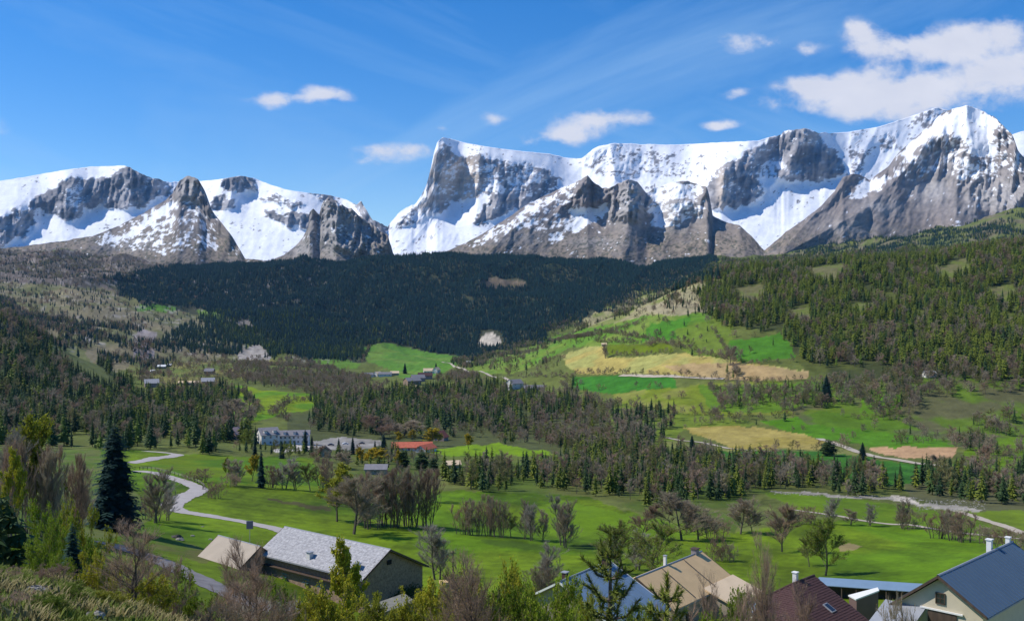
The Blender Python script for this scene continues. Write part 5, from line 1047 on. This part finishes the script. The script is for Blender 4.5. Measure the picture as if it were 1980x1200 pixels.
def put(kind, px, base, top, label, wpx=None, d=None, i=None, group=None):
    p = at_depth(px, d) if d else hit(px, base, 85); d = p.y; H = (CY-top)/F*d-p.z; V = SP[kind]; wm, cm, w, h = V[(RNG.integers(len(V)) if i is None else i)]
    s = max(H, .5)/h; ws = (wpx/F*d/w) if wpx else s
    root = empty(NMS[kind], p, RNG.uniform(0, 6.28), label, CT[kind], group or 'planted and hedgerow trees'); root.scale = (ws, ws, s)
    if wm: link('trunk', wm, root)
    link('crown', cm, root); return root
T = [
 ('fir',222,1025,815,'big near black fir standing left of the road bends',112,None,0),
 ('fir',505,943,868,'slender dark fir in the hedge right of the road bend',24,None,1),
 ('fir',1668,889,853,'small dark fir beside the field track near the ploughed strip',20,None,0),
 ('pine',1602,881,848,'wide round dark pine at the corner of the tan field',46,None,0),
 ('fir',783,722,700,'left of two small pointed firs above the valley hamlet',10,None,0),('fir',843,720,700,'right of two small pointed firs above the valley hamlet',9,None,0),
 ('fir',1598,775,722,'tall dark fir alone at the lower edge of the hill forest',28,None,0),
 ('fir',1338,865,840,'small round dark fir left of the tan field',14,None,0),
 ('spring',52,1030,806,'tall yellow green leafing tree at the left edge',100,None,0),
 ('fan',8,1030,835,'bare grey tree at the very left edge',80,None,1),('clump',30,1040,850,'bare brown clump left of the yellow green tree',70,None,0),('clump',85,1040,860,'bare brown birch clump right of the yellow green tree',70,None,0),('fan',112,1045,865,'tall bare tree between the birch clump and the fir',60,None,0),('clump',140,1040,880,'bare reddish clump halfway to the dark fir',60,None,0),('fan',165,1040,895,'bare tree touching the left side of the dark fir',55,None,0),
 ('spring',20,1050,870,'pale yellow sapling low at the left edge',45,None,1),
 ('green_shrub',110,0,985,'bright green bush below the bare trees at left',120,75,1),('green_shrub',160,0,978,'yellow green bush just left of the dark fir foot',110,80,0),('green_shrub',55,0,1010,'green bush behind the dark pine at the left edge',90,70,1),
 ('fan',300,1010,905,'bare tree right of the big dark fir',60,None,0),('fan',322,1005,930,'thin bare tree in the inner bend of the road',40,None,1),('shrub',292,1005,960,'bare shrub at the foot of the dark fir',50,None,0),
 ('shrub',415,963,932,'round bare shrub outside the road bend',36,None,0),('shrub',385,930,905,'low bare shrub above the road bend',50,None,0),
 ('spring',440,928,884,'slim green leafing tree in the upper hedge',14,None,1),('fan',460,938,886,'rounded bare tree left of the slender fir',40,None,0),('shrub',446,940,915,'brown shrub at the left end of the upper hedge',40,None,0),('gold',487,930,880,'orange budding tree touching the slender fir',20,None,0),
 ('clump',525,943,900,'bare brown clump right of the slender fir',34,None,0),('fan',552,944,885,'tall thin bare tree in the middle of the upper hedge',44,None,1),('fan',575,946,893,'green tinted bare tree in the upper hedge',40,None,0),('olive',600,948,895,'budding tree near the right end of the upper hedge',40,None,0),('clump',625,950,885,'brown clump at the right end of the upper hedge',50,None,0),
 ('spring',652,1008,898,'yellow green crowned willow on the left of the large clump',76,None,1),('vase',684,1032,915,'big bare vase shaped tree in front of the large clump',100,None,1),
 ('clump',722,1022,912,'bare trees of the large clump, leftmost of the rear ones',70,None,0),('clump',748,1018,905,'bare trees in the middle left of the large clump',70,None,1),('clump',775,1019,903,'bare trees in the middle of the large clump',70,None,0),('clump',800,1018,898,'tall bare trees in the right half of the large clump',70,None,1),('clump',822,1018,905,'bare trees at the right end of the large clump',60,None,0),('vase',705,1015,920,'bare tree tucked behind the big vase shaped tree',70,None,0),('clump',840,970,905,'bare clump behind the right end of the large clump',50,None,0),
 ('fan',847,1120,1010,'pale bare tree standing alone right of the barn',74,None,1),
 ('clump',895,1032,968,'left end clump of the middle hedge',44,None,0),('clump',920,1034,960,'second clump of the middle hedge from the left',44,None,1),('clump',945,1036,958,'dense clump in the left part of the middle hedge',44,None,0),('clump',968,1038,962,'clump at the right end of the dense hedge part',40,None,1),
 ('fan',1012,1042,968,'slim bare tree after the gap in the middle hedge',34,None,0),('fan',1030,1045,972,'bare tree with three stems in the middle hedge',40,None,1),('fan',1048,1046,985,'short bare tree in the middle hedge',30,None,0),('olive',988,1038,990,'green budding bush in the gap of the middle hedge',30,None,0),('fan',1083,1054,958,'tall pale bare tree at the right end of the hedge',46,None,1),('fan',1094,1058,965,'dark trunked tree ending the middle hedge',44,None,0),
 ('vase',1318,1044,955,'broad bare tree with two trunks on the lower meadow',86,None,1),('vase',1350,1043,968,'grey violet bare tree right of the broad one',64,None,1),('shrub',1380,1040,995,'bare bush right of the grey violet tree',56,None,0),('vase',1432,1032,962,'dark grey bare tree left of the reddish one',60,None,1),('vase',1455,1030,965,'reddish bare tree crowded behind the vase shaped one',50,None,0),
 ('vase',1512,1066,966,'large reddish vase shaped bare tree on the meadow',88,None,0),('olive',1596,1112,1000,'olive green budding tree standing over the blue shed',66,None,1),('olive',1565,1095,1035,'smaller budding bush left of the olive tree',34,None,0),
 ('shrub',1385,1084,1035,'low bare shrub in the meadow dip, left one',40,None,0),('shrub',1410,1084,1048,'low bare shrub in the meadow dip, right one',36,None,1),
 ('olive',1205,1112,1005,'large olive grey budding tree behind the young pine',90,None,0),('olive',1255,1125,1010,'large olive grey tree left of the tan house',90,None,0),('vase',1240,1040,972,'red tinged bare tree above the two olive trees',62,None,0),('fan',1230,1100,1030,'thin grey tree between the two olive trees',60,None,1),('clump',1180,1090,1040,'small grey clump left of the olive trees',44,None,1),
 ('fan',1052,1150,1055,'grey bare bush tree left of the light blue roof',66,None,1),('clump',1045,1160,1090,'low bare clump below the middle hedge',60,None,1),
 ('shrub',1560,1012,978,'bare shrub at the start of the lower track',44,None,0),('fan',1612,1014,960,'grey bare tree behind the olive tree',34,None,1),('fan',1645,1014,985,'short bare tree on the lower track',30,None,0),('fan',1680,1016,975,'thin bare tree on the lower track',30,None,1),('fan',1740,1020,965,'bare tree at the middle of the lower track',36,None,0),('shrub',1760,1022,985,'bare shrub along the lower track',50,None,1),
 ('clump',1812,1040,985,'brown violet clump, left part of the big bush by the track',56,None,0),('clump',1840,1044,982,'brown violet clump, middle of the big bush by the track',56,None,1),('clump',1868,1048,990,'brown violet clump, right part of the big bush by the track',56,None,0),('shrub',1905,1050,1015,'low bare shrub right of the violet clumps',60,None,1),('shrub',1945,1056,1020,'low bare shrub at the fork of the tracks',60,None,0),('shrub',1985,1060,1025,'bare shrub at the right edge below the tracks',60,None,1),
 ('vase',460,832,772,'big rounded grey bare tree above the hotel',66,None,1),('vase',740,848,803,'dome shaped bare tree behind the car park',74,None,0),('vase',780,845,812,'bare tree right of the dome shaped one',60,None,1),
 ('gold',772,856,834,'small golden tree left of three by the red roofs',14,None,0),('gold',797,852,830,'golden tree in the middle of three by the red roofs',14,None,1),('gold',834,862,827,'bright golden tree above the long red roof',24,None,0),('gold',716,898,868,'orange gold tree below the car park',24,None,1),('gold',735,896,866,'yellow gold tree next to the orange one below the car park',26,None,0),('gold',770,905,870,'slim yellow tree below the red roofed building',14,None,1),('gold',906,868,838,'slim golden tree at the edge of the bright clearing',16,None,0),('gold',696,895,865,'rusty orange tree below the car park',22,None,1),
 ('fir',590,872,828,'dark fir in front of the long hotel wing',16,None,0),('fir',603,870,840,'smaller fir right of the one before the hotel wing',12,None,1),('fir',655,876,845,'left dark fir of two before the car park',12,None,1),('fir',682,878,842,'right dark fir of two before the car park',13,None,0),('fir',742,868,838,'dark fir at the right end of the car park',16,None,0),('fir',725,880,850,'small dark fir below the car park',12,None,1),
 ('pine',780,905,868,'round dark pine before the red roofed building',40,None,1),('pine',815,908,872,'second round dark pine before the red roofed building',44,None,0),('pine',838,912,884,'low dark pine right of the two round ones',34,None,1),('olive',560,890,858,'green budding tree below the hotel',22,None,0),('fir',545,886,850,'fir below the middle of the hotel wing',14,None,0),('olive',475,870,830,'green budding tree left of the hotel',26,None,1),('fir',493,885,845,'fir below the left gable of the hotel',13,None,1),('vase',610,892,862,'brown bare tree left of the little hut',30,None,0),('vase',660,905,872,'brown bare tree right of the little hut',34,None,1),
 ('fan',1172,692,664,'bare tree on the strip between the yellow fields',14,None,0),('vase',1412,706,668,'grey bare tree at the right end of the yellow field',26,None,1),
 ('shrub',1650,905,880,'small shrub at the edge of the dark green field',20,None,0),('vase',1815,912,878,'bare tree below the ploughed strip',30,None,1),('vase',1895,910,860,'broad bare bush tree on the green slope at right',60,None,0),
]
for t in T: put(t[0], t[1], t[2], t[3], t[4], t[5], t[6], t[7])
# close plants on the hill at the camera's feet
for (k, px, d, top, w, i, lb) in (
 ('pine',0,42,950,170,0,'dark pine cut by the left edge, its branches over the grass'),('fir',140,46,1008,90,1,'young black fir at the brow of the near hill'),
 ('shrub',205,42,1075,110,1,'tangled brown shrub at the brow of the near hill'),('green_shrub',170,40,1068,100,0,'olive bush at the foot of the young black fir'),('green_shrub',95,38,1058,90,1,'green bush right of the dark pine at the left edge'),
 ('thin',252,30,992,120,0,'thin reddish tree with a fine spreading crown near the road'),('thin',265,32,1070,90,1,'second slim stem behind the thin reddish tree'),
 ('shrub',300,34,1085,130,0,'brown twiggy shrub right of the thin reddish tree'),('green_shrub',355,38,1110,110,1,'olive green shrub over the road edge'),('green_shrub',290,30,1120,120,0,'yellow olive shrub at the bottom left'),('shrub',410,30,1165,120,1,'dry twiggy shrub at the bottom below the road'),
 ('thin',478,44,1038,90,1,'tall dark bare stem in front of the tan barn roof'),('thin',458,46,1070,80,1,'shorter bare stem left of the tall dark one'),('thin',505,42,1085,120,1,'pale branching bare tree right of the tall dark stem'),('thin',430,36,1130,110,1,'low pale bare sapling below the road'),
 ('spring',664,78,1046,76,1,'yellow green columnar tree in front of the grey barn roof'),('green_shrub',640,62,1128,150,0,'yellow green bush at the foot of the columnar tree'),('green_shrub',720,58,1150,120,0,'yellow green bush below the barn gable'),('green_shrub',575,70,1130,110,1,'green bush before the barn doors'),('shrub',545,60,1150,110,1,'brown bush left of the barn yard'),
 ('green_shrub',830,34,1135,150,0,'yellow bush in front of the chimney stack'),('green_shrub',905,28,1118,150,0,'yellow leafed bush left of centre at the bottom'),('green_shrub',960,30,1105,150,1,'yellow green twiggy bush at the bottom centre'),('green_shrub',1000,32,1100,130,0,'olive yellow bush at the bottom centre'),('green_shrub',1045,34,1110,120,1,'olive bush left of the light blue roof'),('green_shrub',1095,26,1160,130,1,'yellow green bush below the light blue roof'),('green_shrub',780,30,1170,130,0,'yellow green bush at the bottom below the barn'),
 ('green_shrub',1088,55,1140,80,1,'green bush left of the light blue roof'),('green_shrub',1135,50,1150,90,0,'yellow green bush before the light blue roof'),('green_shrub',1225,52,1160,80,1,'green bush between the blue roof and the tan house'),('thin',935,24,1055,110,0,'arching twig with yellow buds over the meadow'),('thin',880,26,1085,110,0,'leaning budding sapling behind the yellow bush'),
 ('thin',1490,21,1018,60,0,'tall thin budding shoot between the two roofs'),('thin',1462,21,1095,70,0,'short budding shoot left of the tall thin one'),('thin',1432,20,1130,60,1,'low twiggy shoot before the tan annex'),('thin',1545,20,1110,70,0,'thin rusty shoot before the brown roof'),('thin',1390,18,1110,60,0,'thin shoot crossing the tan annex roof'),('green_shrub',1440,60,1130,110,1,'dark green bush between the tan and the brown house'),('shrub',1740,76,1150,70,1,'dark red shrub below the washing line'),
 ('shrub',1320,16,1180,150,0,'twiggy shrub at the bottom below the tan house'),('green_shrub',1420,15,1188,110,1,'low green shrub at the bottom before the annex')):
    put(k, px, None, top, lb, w, d, i, 'plants on the near hill')
LOWP = [(20,1120,'shrub'),(60,1105,'green_shrub'),(105,1128,'shrub'),(135,1160,'green_shrub'),(150,1118,'green_shrub'),(190,1150,'shrub'),(215,1175,'green_shrub'),(240,1148,'shrub'),(285,1180,'green_shrub'),(320,1190,'shrub'),(35,1180,'shrub'),(90,1188,'green_shrub'),(0,1090,'green_shrub'),(170,1135,'shrub'),(265,1160,'green_shrub')]
for i, (px, py, k) in enumerate(LOWP):
    p = hit(px, py); V = SP[k][i % 2]; wm, cm, w, h = V; root = empty('low_'+k, p, i*1.3, ('low reddish brown scrub' if k == 'shrub' else 'low green scrub')+' in the near hill grass, '+('leftmost' if px == 0 else ORD[sorted(q[0] for q in LOWP).index(px)] if sorted(q[0] for q in LOWP).index(px) < 12 else ('third', 'second', 'very')[sorted(q[0] for q in LOWP).index(px)-12]+' last')+' counting from the left', 'scrub', 'low scrub on the near hill')
    sc_ = (.07+.06*((i*7) % 5)/5); root.scale = (sc_*1.3, sc_*1.3, sc_*.8); link('trunk', wm, root); link('crown', cm, root)
# young pines with needle tufts, close
def young_pine(px, d, top, R, label, seed, lean=0):
    rg = random.Random(seed); p = at_depth(px, d); H = (CY-top)/F*d-p.z; root = empty('young_pine', p, 0, label, 'pine', 'plants on the near hill'); st = MB(); nd = MB()
    st.tube([Vector((0, 0, -.2)), Vector((lean*.5, 0, H*.5)), Vector((lean, 0, H-.1))], [.045+.006*H, .04, .012], 6); st.build('trunk', M['bark'], root, smooth=True)
    def tuft(a, b, n=34, l=.10):
        ax = (b-a); L = ax.length; ax.normalize()
        for i in range(int(1.2*n*max(1, L/.12))):
            t = rg.random(); q = a.lerp(b, t); r = Vector((rg.gauss(0, 1), rg.gauss(0, 1), rg.gauss(0, 1))).normalized(); dr = (ax*.75+r*.85).normalized()*l*rg.uniform(.7, 1.15); s = dr.cross(ax).normalized()*.0085
            nd.add([tuple(q-s), tuple(q+s), tuple(q+dr)], [(0, 1, 2)])
    br = MB(); z = H-.25; w = 0
    tuft(Vector((lean, 0, H-.4)), Vector((lean, 0, H+.05)), 60)
    while z > H*.12 and H-z < 4.2:
        r = min(R, .12+(H-z)*.25)+max(0, H-z-1.2)*.12; n = 5; ph = rg.random()*6.28; ctr = Vector((lean*(z/H), 0, z))
        for k in range(n+(1 if w > 2 else 0)):
            a = ph+k*6.283/n+rg.uniform(-.2, .2); rr = r*rg.uniform(.75, 1.1); d0 = Vector((math.cos(a), math.sin(a), 0)); c1 = ctr+d0*rr*.6+Vector((0, 0, rr*.18)); c2 = ctr+d0*rr+Vector((0, 0, rr*.75))
            br.tube([ctr, c1, c2], [.018, .013, .007], 4); tuft(ctr.lerp(c1, .55), c1, 26); tuft(c1, c2, 40)
            for s in range(int(rr/.22)):
                t = rg.uniform(.35, .95); q = ctr.lerp(c1, t/.6) if t < .6 else c1.lerp(c2, (t-.6)/.4); b = a+rg.choice((-1, 1))*rg.uniform(.5, 1.0); e = q+Vector((math.cos(b), math.sin(b), rg.uniform(.25, .7)))*rg.uniform(.10, .18)*(1+rr*.3)
                br.tube([q, e], [.008, .005], 3); tuft(q.lerp(e, .2), e, 34)
        z -= rg.uniform(.2, .3); w += 1
    br.build('branches', M['bark'], root); nd.build('needles', M['needle'], root)
young_pine(1180, 12.5, 1040, .34, 'young pine with a straight leader before the light blue roof', 1)
#young_pine(1137, 13.5, 1066, .18, 'small pine shoot left of the straight young pine', 2)
young_pine(1290, 11.5, 1120, .34, 'young pine before the tan house corner', 3)
#young_pine(1222, 14.0, 1092, .18, 'pine shoot just right of the straight young pine', 4)
# ------------------------------------------------------------------ grass on the near hill
def tuft_mesh(name, seed, n, h, mat, spread=.16):
    rg = random.Random(seed); m = MB()
    for i in range(n):
        a = rg.random()*6.28; r = spread*math.sqrt(rg.random()); b = Vector((math.cos(a)*r, math.sin(a)*r, -.02)); l = Vector((math.cos(a)*rg.uniform(.05, .6)+rg.uniform(-.3, .3), math.sin(a)*rg.uniform(.05, .6), 1)).normalized()*h*rg.uniform(.5, 1.2); s = Vector((-math.sin(a), math.cos(a), 0))*.012
        q = b+l*.6; e = b+l+Vector((l.x, l.y, -.25*l.z))*.5; m.add([tuple(b-s), tuple(b+s), tuple(q+s*.7), tuple(q-s*.7), tuple(e)], [(0, 1, 2, 3), (3, 2, 4)])
    return m.mesh(name, mat)
M['straw'] = foliage('dry_straw', (.13,.115,.04), (.25,.21,.085), scale=3)
PROTO['tuft'] = [tuft_mesh('grass_tuft', 1, 26, .13, M['grassblade']), tuft_mesh('grass_tuft', 2, 22, .16, M['grassblade']), tuft_mesh('dry_tuft', 3, 22, .17, M['straw'], .2), tuft_mesh('rusty_tuft', 4, 26, .14, M['straw'], .22)]; PROTO['dry'] = PROTO['tuft'][2:]; PROTO['tuft'] = PROTO['tuft'][:2]; HT['tuft'] = HT['dry'] = 1
gr = scatter([(-300,1030),(0,1070),(100,1090),(260,1140),(360,1190),(600,1300),(600,1500),(-300,1500)], 14, [('tuft', 1)], (.6, 1.3), maxn=26000, seed=77)
gr = [t for t in gr if t[2] < 60]; gn = fbm(np.array([t[1] for t in gr])/2.2, np.array([t[2] for t in gr])/2.6, 4, 55)
gr = [(('dry' if v > .68 else 'tuft'),)+t[1:4]+(t[4]*(.55+.8*max(0, v-.35)*2),) for t, v in zip(gr, gn)]
tag(inst_group('grass', gr, 'near hill'), 'tufts of green and dry grass on the near hill', 'grass', kind='stuff')
# ------------------------------------------------------------------ air
hm = bpy.data.materials.new('air'); hm.use_nodes = True; hn = hm.node_tree.nodes; hn.remove(hn['Principled BSDF']); pv = hn.new('ShaderNodeVolumePrincipled'); pv.inputs['Color'].default_value = (.22, .52, 1.0, 1); pv.inputs['Density'].default_value = 1.5e-5; pv.inputs['Anisotropy'].default_value = .1
hm.node_tree.links.new(pv.outputs[0], hn['Material Output'].inputs['Volume'])
m = MB(); m.box((0, 6200, 900), (22000, 12800, 2800)); o = m.build('haze', hm); tag(o, kind='stuff')
